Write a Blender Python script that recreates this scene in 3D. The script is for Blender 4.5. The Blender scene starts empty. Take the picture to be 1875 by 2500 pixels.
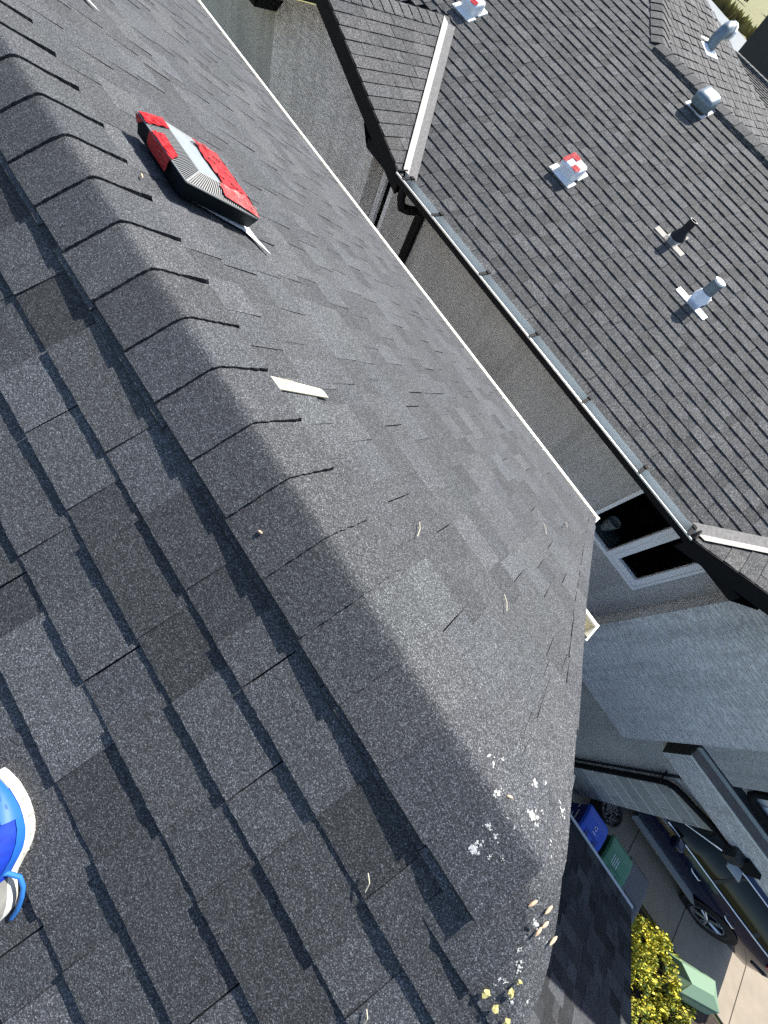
import bpy, math, random
from mathutils import Vector, Matrix
random.seed(7)
C = bpy.context.scene.collection
S = 0.9                      # metres per drawing unit
G = 8.8                      # units from the camera down to the ground

# ------------------------------------------------------------------ camera, world, sun, exposure
sc = bpy.context.scene
cam_d = bpy.data.cameras.new("camera"); cam = bpy.data.objects.new("camera", cam_d); C.objects.link(cam)
R = ((0.55775992, 0.74957023, 0.35643842), (0.8181213, -0.42409783, -0.38835365), (-0.13993357, 0.50821797, -0.84978414))
cam.matrix_world = Matrix(((R[0][0], -R[1][0], -R[2][0], 0), (R[0][1], -R[1][1], -R[2][1], 0), (R[0][2], -R[1][2], -R[2][2], G*S), (0, 0, 0, 1)))
cam_d.sensor_fit = 'VERTICAL'; cam_d.sensor_height = 36; cam_d.lens = 984.71/2500*36
cam_d.clip_start = .02; cam_d.clip_end = 4000
sc.camera = cam
SUN = Vector((-0.085, 0.735, 0.675)).normalized()
ELEV = math.asin(SUN.z); AZ = math.atan2(SUN.x, SUN.y)
w = bpy.data.worlds.new("World"); sc.world = w; w.use_nodes = True
nt = w.node_tree; sky = nt.nodes.new('ShaderNodeTexSky'); sky.sky_type = 'NISHITA'; sky.sun_disc = False
sky.sun_elevation = ELEV; sky.sun_rotation = AZ
nt.links.new(sky.outputs[0], nt.nodes['Background'].inputs[0]); nt.nodes['Background'].inputs[1].default_value = .108
sd = bpy.data.lights.new("sun", 'SUN'); sd.energy = 5.0; sd.angle = math.radians(.5); sd.color = (1, .955, .88)
so = bpy.data.objects.new("sun", sd); C.objects.link(so); so.rotation_euler = (-SUN).to_track_quat('-Z', 'Y').to_euler(); so.location = (0, 0, 30)
sc.view_settings.view_transform = 'Standard'; sc.view_settings.look = 'None'; sc.view_settings.gamma = 1
sc.view_settings.use_curve_mapping = False; sc.view_settings.exposure = 1.2
sc.cycles.max_bounces = 6; sc.cycles.use_denoising = False

# ------------------------------------------------------------------ materials
def mat(name, col=(.5, .5, .5), rough=.6, metal=0, spec=.3):
    m = bpy.data.materials.new(name); m.use_nodes = True
    b = m.node_tree.nodes['Principled BSDF']
    b.inputs['Base Color'].default_value = (*col, 1); b.inputs['Roughness'].default_value = rough
    b.inputs['Metallic'].default_value = metal; b.inputs['Specular IOR Level'].default_value = spec
    return m
class NG:
    def __init__(s, m): s.m = m; s.n = m.node_tree.nodes; s.l = m.node_tree.links; s.b = s.n['Principled BSDF']
    def pos(s, scale=(1, 1, 1), rot=(0, 0, 0)):
        g = s.n.new('ShaderNodeNewGeometry'); mp = s.n.new('ShaderNodeMapping')
        mp.inputs['Scale'].default_value = scale; mp.inputs['Rotation'].default_value = rot
        s.l.new(g.outputs['Position'], mp.inputs[0]); return mp.outputs[0]
    def noise(s, v, sc_, det=3, rough=.55, dist=0):
        t = s.n.new('ShaderNodeTexNoise'); t.inputs['Scale'].default_value = sc_; t.inputs['Detail'].default_value = det
        t.inputs['Roughness'].default_value = rough; t.inputs['Distortion'].default_value = dist
        s.l.new(v, t.inputs['Vector']); return t.outputs['Fac']
    def vor(s, v, sc_, out='Color'):
        t = s.n.new('ShaderNodeTexVoronoi'); t.inputs['Scale'].default_value = sc_; s.l.new(v, t.inputs['Vector']); return t.outputs[out]
    def ramp(s, f, stops):
        r = s.n.new('ShaderNodeValToRGB'); e = r.color_ramp.elements
        while len(e) < len(stops): e.new(.5)
        for i, (p, c) in enumerate(stops):
            e[i].position = p; e[i].color = (*(c if isinstance(c, tuple) else (c, c, c)), 1)
        s.l.new(f, r.inputs[0]); return r.outputs[0]
    def mul(s, a, b, f=1., mode='MULTIPLY'):
        x = s.n.new('ShaderNodeMix'); x.data_type = 'RGBA'; x.blend_type = mode
        if hasattr(f, 'links'): s.l.new(f, x.inputs[0])
        else: x.inputs[0].default_value = f
        for q, i in ((a, 6), (b, 7)):
            if isinstance(q, tuple): x.inputs[i].default_value = (*q, 1)
            else: s.l.new(q, x.inputs[i])
        return x.outputs[2]
    def attr(s, nm='tone'):
        a = s.n.new('ShaderNodeAttribute'); a.attribute_name = nm; return a.outputs['Color']
    def bump(s, h, strength=.5, dist=.01):
        b = s.n.new('ShaderNodeBump'); b.inputs['Strength'].default_value = strength; b.inputs['Distance'].default_value = dist
        s.l.new(h, b.inputs['Height']); s.l.new(b.outputs[0], s.b.inputs['Normal'])
    def col(s, c): s.l.new(c, s.b.inputs['Base Color'])

def shingle_mat(name, tint, scale=520, lo=.026, hi=.24, bump=.4):
    m = mat(name, rough=.93, spec=.12); g = NG(m); p = g.pos()
    v = g.vor(p, scale)
    sep = g.n.new('ShaderNodeSeparateColor'); g.l.new(v, sep.inputs[0])
    gr = g.ramp(sep.outputs[0], [(0, lo), (.42, lo*1.9), (.72, .08), (.9, .125), (1, hi)])
    big = g.ramp(g.noise(p, 6, 4), [(.3, .94), (.7, 1.05)])
    fine = g.ramp(g.noise(p, 55, 3), [(.3, .9), (.7, 1.1)])
    c = g.mul(g.mul(g.mul(gr, big), fine), g.attr()); g.col(g.mul(c, tint))
    mix = g.n.new('ShaderNodeMath'); mix.operation = 'ADD'
    g.l.new(sep.outputs[1], mix.inputs[0]); g.l.new(g.noise(p, scale*.7, 2), mix.inputs[1])
    g.bump(mix.outputs[0], bump, .0022)
    return m
M = {}
M['shingle'] = shingle_mat('charcoal_shingle', (.99, 1.03, 1.09))
M['shingle_n'] = shingle_mat('grey_shingle', (1.2, 1.2, 1.19), 170, .026, .2, .4)
M['shingle_n'].node_tree.nodes['Principled BSDF'].inputs['Roughness'].default_value = .9
M['deck'] = mat('asphalt_underlay', (.02, .021, .024), .9)
def stucco(name, col, rot, sx=3.5):
    m = mat(name, col, .85, spec=.2); g = NG(m); p = g.pos((1, 1, 1), rot)
    mp = g.pos((sx*1.0, 6, 16), rot)
    a = g.noise(mp, 2.2, 6, .62, .4); b = g.noise(p, 38, 4); c = g.noise(p, 1.3, 3)
    s2 = g.ramp(a, [(.42, 0), (.5, .5), (.56, 1)])
    ad = g.n.new('ShaderNodeMath'); ad.operation = 'MULTIPLY_ADD'; ad.inputs[1].default_value = .45
    g.l.new(b, ad.inputs[0]); g.l.new(s2, ad.inputs[2]); g.bump(ad.outputs[0], .8, .012 if sx < 5 else .007)
    t = g.mul(g.ramp(c, [(.3, .88), (.7, 1.06)]), col); st_ = g.ramp(g.noise(g.pos((5, 5, .5)), 1.2, 5, .6), [(.32, .84), (.55, 1.03)]); g.col(g.mul(g.mul(t, st_), g.ramp(b, [(.3, .85), (.7, 1.1)])))
    return m
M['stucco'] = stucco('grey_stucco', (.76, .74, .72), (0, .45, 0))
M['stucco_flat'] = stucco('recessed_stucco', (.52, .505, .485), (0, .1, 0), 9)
M['black'] = mat('black_metal', (.010, .010, .011), .75, spec=.12)
M['trough'] = mat('galvanised_trough', (.46, .49, .49), .6, .1)
M['white'] = mat('white_metal', (.78, .77, .7), .45)
M['cream'] = mat('cream_trough', (.62, .58, .45), .6)
def noisy(name, col, var=.25, sc_=6, rough=.7, metal=0, bump=0, spec=.3, det=5):
    m = mat(name, col, rough, metal, spec); g = NG(m); p = g.pos()
    n = g.noise(p, sc_, det, .6); g.col(g.mul(g.ramp(n, [(.25, 1-var), (.75, 1+var)]), col))
    if bump: g.bump(n, bump, .004)
    return m
M['valley'] = noisy('weathered_valley_metal', (.25, .235, .215), .3, 30, .65, .05)
M['frame'] = mat('white_vinyl', (.78, .78, .8), .4)
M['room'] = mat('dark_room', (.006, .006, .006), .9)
m = mat('window_glass'); g = NG(m)
tr = g.n.new('ShaderNodeBsdfTransparent'); gl = g.n.new('ShaderNodeBsdfGlossy'); gl.inputs['Roughness'].default_value = .02
tr.inputs[0].default_value = (.5, .53, .54, 1); gl.inputs[0].default_value = (.5, .5, .5, 1)
mx = g.n.new('ShaderNodeMixShader'); mx.inputs[0].default_value = .035
g.l.new(tr.outputs[0], mx.inputs[1]); g.l.new(gl.outputs[0], mx.inputs[2]); g.l.new(mx.outputs[0], g.n['Material Output'].inputs[0]); M['glass'] = m
m = noisy('stone_tile', (.33, .33, .325), .22, 14, .75, bump=.3); g = NG(m)
old = g.b.inputs['Base Color'].links[0].from_socket; g.col(g.mul(old, g.attr())); M['stone'] = m
M['mortar'] = mat('light_mortar', (.75, .75, .72), .9)
m = noisy('concrete', (.27, .228, .175), .12, 3, .85, bump=.15, det=8); M['concrete'] = m
M['soil'] = noisy('dark_soil', (.045, .034, .027), .6, 25, .95, bump=.8)
M['lawn'] = noisy('lawn', (.13, .125, .04), .5, .35, .95)
M['beam_tan'] = noisy('brown_ledge', (.2, .17, .145), .15, 9, .7)
M['dkmetal'] = mat('dark_flashing', (.045, .05, .055), .45, .3)
M['endcap'] = noisy('dark_brown_end', (.05, .044, .035), .3, 8, .7)
M['vwhite'] = noisy('white_plastic', (.75, .76, .78), .06, 20, .35)
M['zinc'] = noisy('galvanised_steel', (.16, .2, .225), .3, 22, .42, .3)
M['red'] = None
m = mat('red_tape', (.72, .03, .035), .42, spec=.22); g = NG(m); p = g.pos((1, 1, 1), (.3, .2, .5))
n = g.noise(p, 26, 4, .6, 1.2); g.bump(n, .35, .008); g.col(g.ramp(n, [(.3, (.26, .006, .008)), (.55, (.42, .014, .016)), (.75, (.52, .05, .045))])); M['red'] = m
M['ventdark'] = mat('dark_vent_plastic', (.007, .011, .014), .6, spec=.08)
M['venttop'] = noisy('dusty_grey_plastic', (.2, .225, .235), .14, 14, .5)
M['slat'] = mat('grey_louvre', (.22, .225, .22), .5)
M['ink'] = mat('dark_print', (.16, .012, .014), .5)
M['rubber'] = mat('black_rubber', (.016, .016, .017), .75)
M['mast'] = noisy('tan_rubber_flashing', (.4, .37, .32), .12, 20, .8)
M['paper'] = noisy('cream_paper', (.5, .46, .33), .05, 40, .7)
M['ink2'] = mat('faint_print', (.4, .34, .24), .8)
M['drop'] = noisy('white_dropping', (.5, .5, .47), .3, 90, .9)
M['leafy'] = mat('dry_yellow_leaf', (.5, .44, .17), .7)
M['husk'] = noisy('seed_husk', (.55, .38, .25), .25, 200, .8)
M['twig'] = mat('pale_straw', (.52, .47, .35), .8)

# ------------------------------------------------------------------ mesh helpers
def V(p): return Vector((p[0]*S, p[1]*S, (p[2]+G)*S))
class MB:
    def __init__(s): s.v = []; s.f = []; s.t = []; s.m = []
    def face(s, pts, tone=(1, 1, 1), mi=0):
        i = len(s.v); s.v += [tuple(p) for p in pts]; s.f.append(tuple(range(i, i+len(pts)))); s.t.append(tone if isinstance(tone, tuple) else (tone,)*3); s.m.append(mi)
    def grid(s, rows, tone=(1, 1, 1), mi=0, close=False):
        i = len(s.v); n = len(rows[0])
        for r in rows: s.v += [tuple(p) for p in r]
        for a in range(len(rows)-1):
            for b in range(n if close else n-1):
                c = (b+1) % n
                s.f.append((i+a*n+b, i+a*n+c, i+(a+1)*n+c, i+(a+1)*n+b)); s.t.append(tone if isinstance(tone, tuple) else (tone,)*3); s.m.append(mi)
    def hexa(s, p, tone=(1, 1, 1), mi=0):      # p: 8 points, bottom 4 then top 4
        i = len(s.v); s.v += [tuple(q) for q in p]
        for f in ((3, 2, 1, 0), (4, 5, 6, 7), (0, 1, 5, 4), (1, 2, 6, 5), (2, 3, 7, 6), (3, 0, 4, 7)):
            s.f.append(tuple(i+k for k in f)); s.t.append(tone if isinstance(tone, tuple) else (tone,)*3); s.m.append(mi)
    def box(s, a, b, tone=(1, 1, 1), mi=0):
        x0, y0, z0 = a; x1, y1, z1 = b
        s.hexa([(x0, y0, z0), (x1, y0, z0), (x1, y1, z0), (x0, y1, z0), (x0, y0, z1), (x1, y0, z1), (x1, y1, z1), (x0, y1, z1)], tone, mi)
    def tube(s, pts, r, n=10, tone=(1, 1, 1), mi=0, caps=True):
        pts = [Vector(p) for p in pts]; rows = []; up = None
        for k, p in enumerate(pts):
            d = (pts[min(k+1, len(pts)-1)]-pts[max(k-1, 0)]).normalized()
            if up is None: up = d.orthogonal().normalized()
            up = (up-d*up.dot(d)).normalized(); sd_ = d.cross(up)
            rr = r[k] if isinstance(r, (list, tuple)) else r
            rows.append([p+up*rr*math.cos(2*math.pi*j/n)+sd_*rr*math.sin(2*math.pi*j/n) for j in range(n)])
        s.grid(rows, tone, mi, True)
        if caps: s.face(rows[0][::-1], tone, mi); s.face(rows[-1], tone, mi)
    def build(s, name, mats, parent=None, smooth=False, metres=False, **props):
        me = bpy.data.meshes.new(name)
        off = parent.get('_o') if parent is not None else None
        o3 = Vector(off) if off is not None else Vector((0, 0, 0))
        vs = [(Vector(p) if metres else V(p))-o3 for p in s.v]
        me.from_pydata(vs, [], s.f)
        for q in (mats if isinstance(mats, (list, tuple)) else [mats]): me.materials.append(M[q] if isinstance(q, str) else q)
        me.polygons.foreach_set('material_index', s.m)
        if smooth: me.polygons.foreach_set('use_smooth', [True]*len(s.f))
        ca = me.color_attributes.new('tone', 'FLOAT_COLOR', 'CORNER'); buf = []
        for f, t in zip(s.f, s.t): buf += [t[0], t[1], t[2], 1]*len(f)
        ca.data.foreach_set('color', buf); me.update()
        o = bpy.data.objects.new(name, me); C.objects.link(o)
        if parent is not None: o.parent = parent
        if off is not None: o['_o'] = list(off)
        for k, q in props.items(): o[k] = q
        return o
def thing(name, label, cat, loc=(0, 0, 0), group=None):
    o = bpy.data.objects.new(name, None); C.objects.link(o); L = V(loc); o.location = L; o['_o'] = list(L)
    o.empty_display_size = .1; o['label'] = label; o['category'] = cat
    if group: o['group'] = group
    return o
def tag(o, label, cat, group=None):
    o['label'] = label; o['category'] = cat
    if group: o['group'] = group
    return o
def copy_tree(o, loc, label, parent=None):
    c = o.copy(); C.objects.link(c)
    if parent is None:
        c.location = loc; c['label'] = label
    else: c.parent = parent
    for ch in list(o.children): copy_tree(ch, None, None, c)
    return c
def lerp(a, b, t): return a+(b-a)*t
def interp(x, pts):
    for (a, fa), (b, fb) in zip(pts, pts[1:]):
        if x <= b: return lerp(fa, fb, max(0, (x-a)/(b-a)))
    return pts[-1][1]
def tn(lo=.75, hi=1.2):
    t = random.uniform(lo, hi); return (t*random.uniform(.985, 1.01), t, t*random.uniform(.99, 1.03))

# ------------------------------------------------------------------ ground
mb = MB(); mb.face([(-3000, -3000, -G-.02), (3000, -3000, -G-.02), (3000, 3000, -G-.02), (-3000, 3000, -G-.02)])
mb.build('ground', 'lawn', kind='structure')
mb = MB(); mb.face([(5.0, -3, -G-.012), (20, -3, -G-.012), (20, 5.0, -G-.012), (5.0, 5.0, -G-.012)])
mb.build('planting_bed', 'soil', kind='structure')
drv = bpy.data.objects.new('driveway', None); C.objects.link(drv); drv['kind'] = 'structure'; drv['_o'] = [0, 0, 0]
js = [4.4, 6.35, 8.1, 9.83, 11.63, 13.4, 15.2]
for a, b in zip(js, js[1:]):
    for y0, y1 in ((5.05, 8.55), (8.55, 12.0)):
        t = random.uniform(.94, 1.05); mb = MB(); mb.box((a+.012, y0+.012, -G-.1), (b-.012, y1-.012, -G+.02+random.uniform(0, .004)), t); mb.build('slab', 'concrete', drv)
mb = MB(); mb.box((5.3, 3.3, -G-.1), (8.0, 5.035, -G+.016)); mb.build('slab', 'concrete', drv)
# far fields
mb = MB(); mb.face([(-260, 330, -G+.1), (-94, 213.6, -G+.1), (-69.7, 194.2, -G+.1), (-10, 150, -G+.1), (-10, 70, -G+.1), (-260, 110, -G+.1)])
M['gravel'] = noisy('pale_gravel', (.17, .19, .2), .2, .4, .9); mb.build('gravel_path', 'gravel', kind='structure')
mb = MB(); rows = []
M['reeds'] = noisy('brown_reeds', (.15, .12, .05), .5, .25, .95)
random.seed(3)
for k in range(900):
    t = random.random(); u = random.random()**1.3
    x = lerp(-120, -20, t)-u*4; y = lerp(233.6, 157.5, t)+2+u*26
    h = random.uniform(1., 2.6); w_ = random.uniform(.5, 1.6); tt = lerp(.8, 2.0, u)*random.uniform(.6, 1.3)
    mb.face([(x-w_, y, -G), (x+w_, y+random.uniform(-1, 1), -G), (x+random.uniform(-.5, .5), y, -G+h)], (tt, tt*lerp(.95, 1.25, u), tt*.8))
g = NG(M['reeds']); old = g.b.inputs['Base Color'].links[0].from_socket; g.col(g.mul(old, g.attr()))
mb.build('reed_bed', 'reeds', kind='stuff')
M['bark'] = noisy('bark', (.06, .045, .035), .3, 9, .9)
m = mat('foliage', (.05, .07, .02), .8); g = NG(m); g.col(g.attr()); M['leaf'] = m
def crown(mb, c, r, n, leaf, cols, squash=.8):
    for k in range(n):
        while True:
            d = Vector((random.uniform(-1, 1), random.uniform(-1, 1), random.uniform(-1, 1)))
            if .25 < d.length < 1: break
        p = Vector(c)+Vector((d.x*r, d.y*r, d.z*r*squash)); a = Vector((random.gauss(0, 1), random.gauss(0, 1), random.gauss(0, 1))).normalized()
        b = a.orthogonal().normalized(); e = a.cross(b); l = leaf*random.uniform(.6, 1.3); cc = random.choice(cols); q = random.uniform(.7, 1.25)
        mb.face([p-b*l, p-e*l*.55, p+b*l, p+e*l*.55], (cc[0]*q, cc[1]*q, cc[2]*q))
for i, (x, y, hgt, lab) in enumerate([(-190, 395, 16, 'dark green tree rising at the far corner of the meadow'), (-140, 345, 9, 'low dark bush by itself in the meadow left of the far tree'), (-150, 440, 15, 'dark tree at the right edge beyond the yellow meadow')]):
    t = thing('tree' if i != 1 else 'bush', lab, 'tree' if i != 1 else 'bush', (x, y, -G))
    mb = MB(); mb.tube([(x, y, -G), (x+.4, y, -G+hgt*.45), (x, y, -G+hgt*.8)], [.8, .5, .15], 7); mb.build('trunk', 'bark', t)
    mb = MB()
    for j in range(7):
        crown(mb, (x+random.uniform(-.5, .5)*hgt, y+random.uniform(-.4, .4)*hgt, -G+hgt*random.uniform(.35, .85)), hgt*.33, 160, 1.1, [(.03, .05, .015), (.05, .07, .02), (.02, .03, .012)])
    mb.build('crown', 'leaf', t)

# ------------------------------------------------------------------ own house
own = thing('house', 'house in the foreground whose dark shingled ridge and bright far slope fill the left side', 'house', (-2, 0, -G))
YR = .398; CS, SN = .8944, .4472
def roofz(x, y):
    r_ = .016 if x < .737 else .085; d = math.sqrt((y-YR)**2+r_*r_); b = x-.74
    m_ = .5*(d+b+math.sqrt((d-b)**2+.0007)); return -1-.5*(m_-.012)
EDGE = [(-9, 1.03), (-.1, 1.03), (.1, 1.02), (.22, 1.0), (.269, .998), (.327, .97), (.376, .925), (.445, .848), (.552, .819), (.733, .804), (1.028, .765), (1.651, .693), (2.888, .60), (3.3, .59)]
def xr(y): return interp(y, EDGE)
def dp(x, y, o=0): return (x, y, roofz(x, y)+o*1.118)
YB, YE = -1.75, 3.165
deck = MB(); rows = []
ys = [lerp(YB, .1, k/14) for k in range(14)]+[lerp(.1, .7, k/30) for k in range(30)]+[lerp(.7, YE-.03, k/14) for k in range(15)]
for y in ys: rows.append([dp(lerp(-8.2, min(.6, xr(y)-.1), k/6), y, -.016) for k in range(6)]+[dp(lerp(min(.6, xr(y)-.1), xr(y)-.006, k/8), y, -.016) for k in range(9)])
deck.grid(rows)
for a, b in zip(rows, rows[1:]):
    p, q = a[-1], b[-1]; deck.face([p, q, (q[0]-.01, q[1], q[2]-.16), (p[0]-.01, p[1], p[2]-.16)])
roof = deck.build('roof', 'deck', own)
mb = MB()
for y0, y1 in ((-1.4, 2.75),):
    pts = [(y0+(y1-y0)*k/12) for k in range(13)]
    mb.face([(.5, y0, -G)]+[(.5, y1, -G)]+[(.5, y, min(roofz(.4, y)-.18, 9)) for y in pts[::-1]])
    mb.face([(-8, y1, -G), (-8, y0, -G)]+[(-8, y, roofz(-1, y)-.18) for y in pts])
mb.face([(-8, 2.75, -G), (.5, 2.75, -G), (.5, 2.75, -2.33), (-8, 2.75, -2.33)]); mb.face([(.5, -1.4, -G), (-8, -1.4, -G), (-8, -1.4, -2.05), (.5, -1.4, -2.05)])
mb.face([(-8, 2.75, -2.42), (.55, 2.75, -2.42), (.55, 3.2, -2.46), (-8, 3.2, -2.46)])
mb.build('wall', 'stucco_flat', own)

random.seed(11)
def strip(x0, x1, butt, top, point, fine=0, clip=None, jag=.0, teeth=True, t0=.0055, t1=.0045, gap=.0045, wl=(.1, .26), tr_=(.72, 1.22)):
    """one laminated shingle: butt/top are course coordinates; point(x, s, o) puts it on the roof"""
    mb = MB(); x0 += gap/2; x1 -= gap/2; x = x0; raised = random.random() < .5; segs = []
    while x < x1-.02:
        wd = random.uniform(*wl)*(1.25 if raised else .7); e = x+wd
        if x1-e < .07: e = x1
        segs.append((x, e, raised)); x = e; raised = not raised
    E = abs(top-butt); prev = None
    for (a, b, ra) in segs:
        tone = tn(*tr_) if ra else tn(tr_[0]-.06, tr_[1]-.12)
        h = t0+(t1 if (ra and teeth) else 0)
        n = max(1, int((b-a)/fine)) if fine else 1
        xs = [lerp(a, b, k/n) for k in range(n+1)]
        sk = random.uniform(-.012, .012)
        jb = [random.uniform(-jag, jag) for _ in xs]; jh = [random.uniform(-jag, jag)*.6 for _ in xs]
        def lim(xx, s_): return min(xx, clip(s_)) if clip else xx
        def limx(xx, s_): return lim(max(xx, x0), s_)
        up = [point(lim(xx, top), top, .0004+h*.10) for xx in xs]
        lo = [point(lim(xx, butt+j), butt+j, h+q) for xx, j, q in zip(xs, jb, jh)]
        bt = [point(lim(xx, butt+j), butt+j, -.012) for xx, j in zip(xs, jb)]
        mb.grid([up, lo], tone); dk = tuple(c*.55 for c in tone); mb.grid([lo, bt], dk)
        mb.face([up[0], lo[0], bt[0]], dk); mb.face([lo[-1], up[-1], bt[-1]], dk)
    return mb
# near slope: coordinate s grows down-slope from the ridge (toward -Y)
def pS1(x, s, o): return dp(x, YR-s*CS, o)
def pS2(x, s, o): return dp(x, YR+s*CS, o)
for k in range(9):
    b = .217+.1625*k; off = random.uniform(-1.1, 0)
    x = -2.6+off
    while x < 1.03:
        e = x+1.11
        if e > -2.4 and not (k == 0 and x > .5):
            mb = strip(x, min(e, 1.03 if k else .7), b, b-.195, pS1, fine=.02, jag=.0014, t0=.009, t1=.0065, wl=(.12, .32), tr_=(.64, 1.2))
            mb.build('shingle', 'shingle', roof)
        x = e
for k in range(20):
    b = 3.1-.161*k
    if b < .1: continue
    x = -7.6+random.uniform(-1.1, 0); cl = (lambda s_: xr(YR+s_*CS)+.012)
    while x < 1.0:
        e = x+1.11; xm = xr(YR+b*CS)+.012
        if x < xm-.03:
            near = b < 1.2 and e > -2
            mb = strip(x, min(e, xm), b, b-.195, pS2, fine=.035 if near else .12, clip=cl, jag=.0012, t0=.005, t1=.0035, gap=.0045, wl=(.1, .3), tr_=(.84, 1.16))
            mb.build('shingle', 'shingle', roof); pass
        x = e
# ridge caps on their raised vent strip
def cap_rows(xa, xb, sn, sf, lift_a, lift_b, n=34, curl=0, ja=.002):
    rows = []
    for u in range(7):
        t = u/6; x = lerp(xa, xb, t); row = []
        for k in range(n+1):
            s_ = lerp(-sn, sf, k/n); y = YR+s_*CS
            cu = curl*max(0, (s_/sf)-.45)*t*t if s_ > 0 else 0
            row.append((x+(random.uniform(-ja, ja) if u in (0, 6) else 0), y, roofz(x, y)+(lerp(lift_a, lift_b, t)+cu)*1.1))
        rows.append(row)
    return rows
def cap(xa, xb, sn, sf, la, lb, curl=0):
    mb = MB(); rows = cap_rows(xa, xb, sn, sf, la, lb, curl=curl); t = tn(.8, 1.02)
    dn = lambda p, q=.016: (p[0], p[1], p[2]-q)
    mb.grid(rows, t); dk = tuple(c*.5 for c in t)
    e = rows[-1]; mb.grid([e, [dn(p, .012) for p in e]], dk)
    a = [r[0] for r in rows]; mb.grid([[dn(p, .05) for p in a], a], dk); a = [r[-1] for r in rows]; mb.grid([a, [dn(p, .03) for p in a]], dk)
    return mb
ends = [.735, .549, .362, .186, 0, -.177, -.367, -.554, -.756, -.942, -1.134, -1.33, -1.52, -1.71, -1.9, -2.09, -2.28, -2.47]
for i, e in enumerate(ends):
    cu = random.choice([0, .012, .03, .02]) if i > 5 else (0.004 if i > 1 else 0)
    sn = .2+random.uniform(-.004, .004)
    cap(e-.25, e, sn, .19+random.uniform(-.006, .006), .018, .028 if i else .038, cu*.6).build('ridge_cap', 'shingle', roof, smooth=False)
# caps that fold over the end of the ridge
def fold(e0, e1, l0, l1, tone, inner=True, curl=0):
    mb = MB(); n = 24
    def samp(e, t):
        d = [0]
        for p, q in zip(e, e[1:]): d.append(d[-1]+math.hypot(q[0]-p[0], q[1]-p[1]))
        return (interp(t*d[-1], list(zip(d, [p[0] for p in e]))), interp(t*d[-1], list(zip(d, [p[1] for p in e]))))
    rows = []
    for u in range(9):
        row = []
        for k in range(n+1):
            a = samp(e0, k/n); b = samp(e1, k/n); x = lerp(a[0], b[0], u/8); y = lerp(a[1], b[1], u/8)
            row.append((x, y, roofz(x, y)+lerp(l0, l1+curl*max(0, k/n-.7), u/8)*1.1))
        rows.append(row)
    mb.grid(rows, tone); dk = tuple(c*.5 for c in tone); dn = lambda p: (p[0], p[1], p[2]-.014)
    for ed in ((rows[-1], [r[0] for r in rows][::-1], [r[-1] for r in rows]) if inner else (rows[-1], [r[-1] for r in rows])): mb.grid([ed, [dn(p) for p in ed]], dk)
    return mb
E1 = [(.66, .12), (.66, .3), (.68, .42), (.69, .58)]; E2 = [(.857, .146), (.857, .20), (.853, .245), (.845, .28), (.82, .311), (.8, .33), (.78, .356)]
E3 = [(1.03, .148), (1.03, .17), (1.012, .22), (1.0, .28), (.965, .335), (.92, .385), (.85, .45)]
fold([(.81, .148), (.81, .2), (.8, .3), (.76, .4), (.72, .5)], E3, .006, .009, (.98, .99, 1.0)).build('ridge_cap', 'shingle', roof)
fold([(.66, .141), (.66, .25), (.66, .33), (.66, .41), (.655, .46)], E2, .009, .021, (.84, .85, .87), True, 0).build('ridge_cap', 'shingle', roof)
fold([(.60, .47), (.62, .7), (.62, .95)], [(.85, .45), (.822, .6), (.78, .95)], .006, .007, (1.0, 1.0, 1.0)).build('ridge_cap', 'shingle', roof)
# rake shingles bent along the far slope's end
for k in range(9):
    s0 = .55+.29*k; y0, y1 = YR+s0*CS, YR+(s0+.31)*CS
    if y1 > 3.2: break
    e0 = [(xr(y0)-.07, y0), (xr(y0)+.014, y0)]; e1 = [(xr(y1)-.07, y1), (xr(y1)+.014, y1)]
    fold(e0, e1, .0065, .0095, tn(.85, 1.12), False).build('rake_cap', 'shingle', roof)
# white eave gutter with hangers
g_ = MB(); zl = -2.398; yb_, yf = 3.205, 3.225
def gutter(mb, xa, xb, yb, yf, z, depth=.13, lip=.014, mi=(0, 1)):
    sg = 1 if yf > yb else -1; lip *= sg
    mb.face([(xa, yb, z+.01), (xb, yb, z+.01), (xb, yb, z-depth), (xa, yb, z-depth)][::-1], mi=mi[1])
    mb.face([(xa, yb, z-depth), (xb, yb, z-depth), (xb, yf-.02*sg, z-depth), (xa, yf-.02*sg, z-depth)], mi=mi[1])
    mb.face([(xa, yf-.02*sg, z-depth), (xb, yf-.02*sg, z-depth), (xb, yf, z), (xa, yf, z)], mi=mi[1])
    mb.face([(xa, yf+lip, z-.012), (xb, yf+lip, z-.012), (xb, yf-.012*sg, z-depth-.006), (xa, yf-.012*sg, z-depth-.006)][::-1], mi=mi[0])
    mb.box((xa, min(yf-.008*sg, yf+lip), z-.012), (xb, max(yf-.008*sg, yf+lip), z+.004), mi=mi[0])
    mb.face([(xa, yb, z-depth-.006), (xb, yb, z-depth-.006), (xb, yf-.012*sg, z-depth-.006), (xa, yf-.012*sg, z-depth-.006)][::-1], mi=mi[0])
gutter(g_, -8.2, .615, 3.135, 3.225, -2.397, .12, .02)
g_.box((.6, 3.12, -2.53), (.618, 3.245, -2.39))
gob = g_.build('gutter', ['white', 'cream'], own)
for k in range(13):
    x = .437-.61*k; mb = MB(); mb.box((x-.007, 3.15, -2.402), (x+.007, 3.212, -2.396)); mb.box((x-.012, 3.165, -2.396), (x+.012, 3.185, -2.39)); mb.build('hanger', 'dkmetal', gob)
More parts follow.
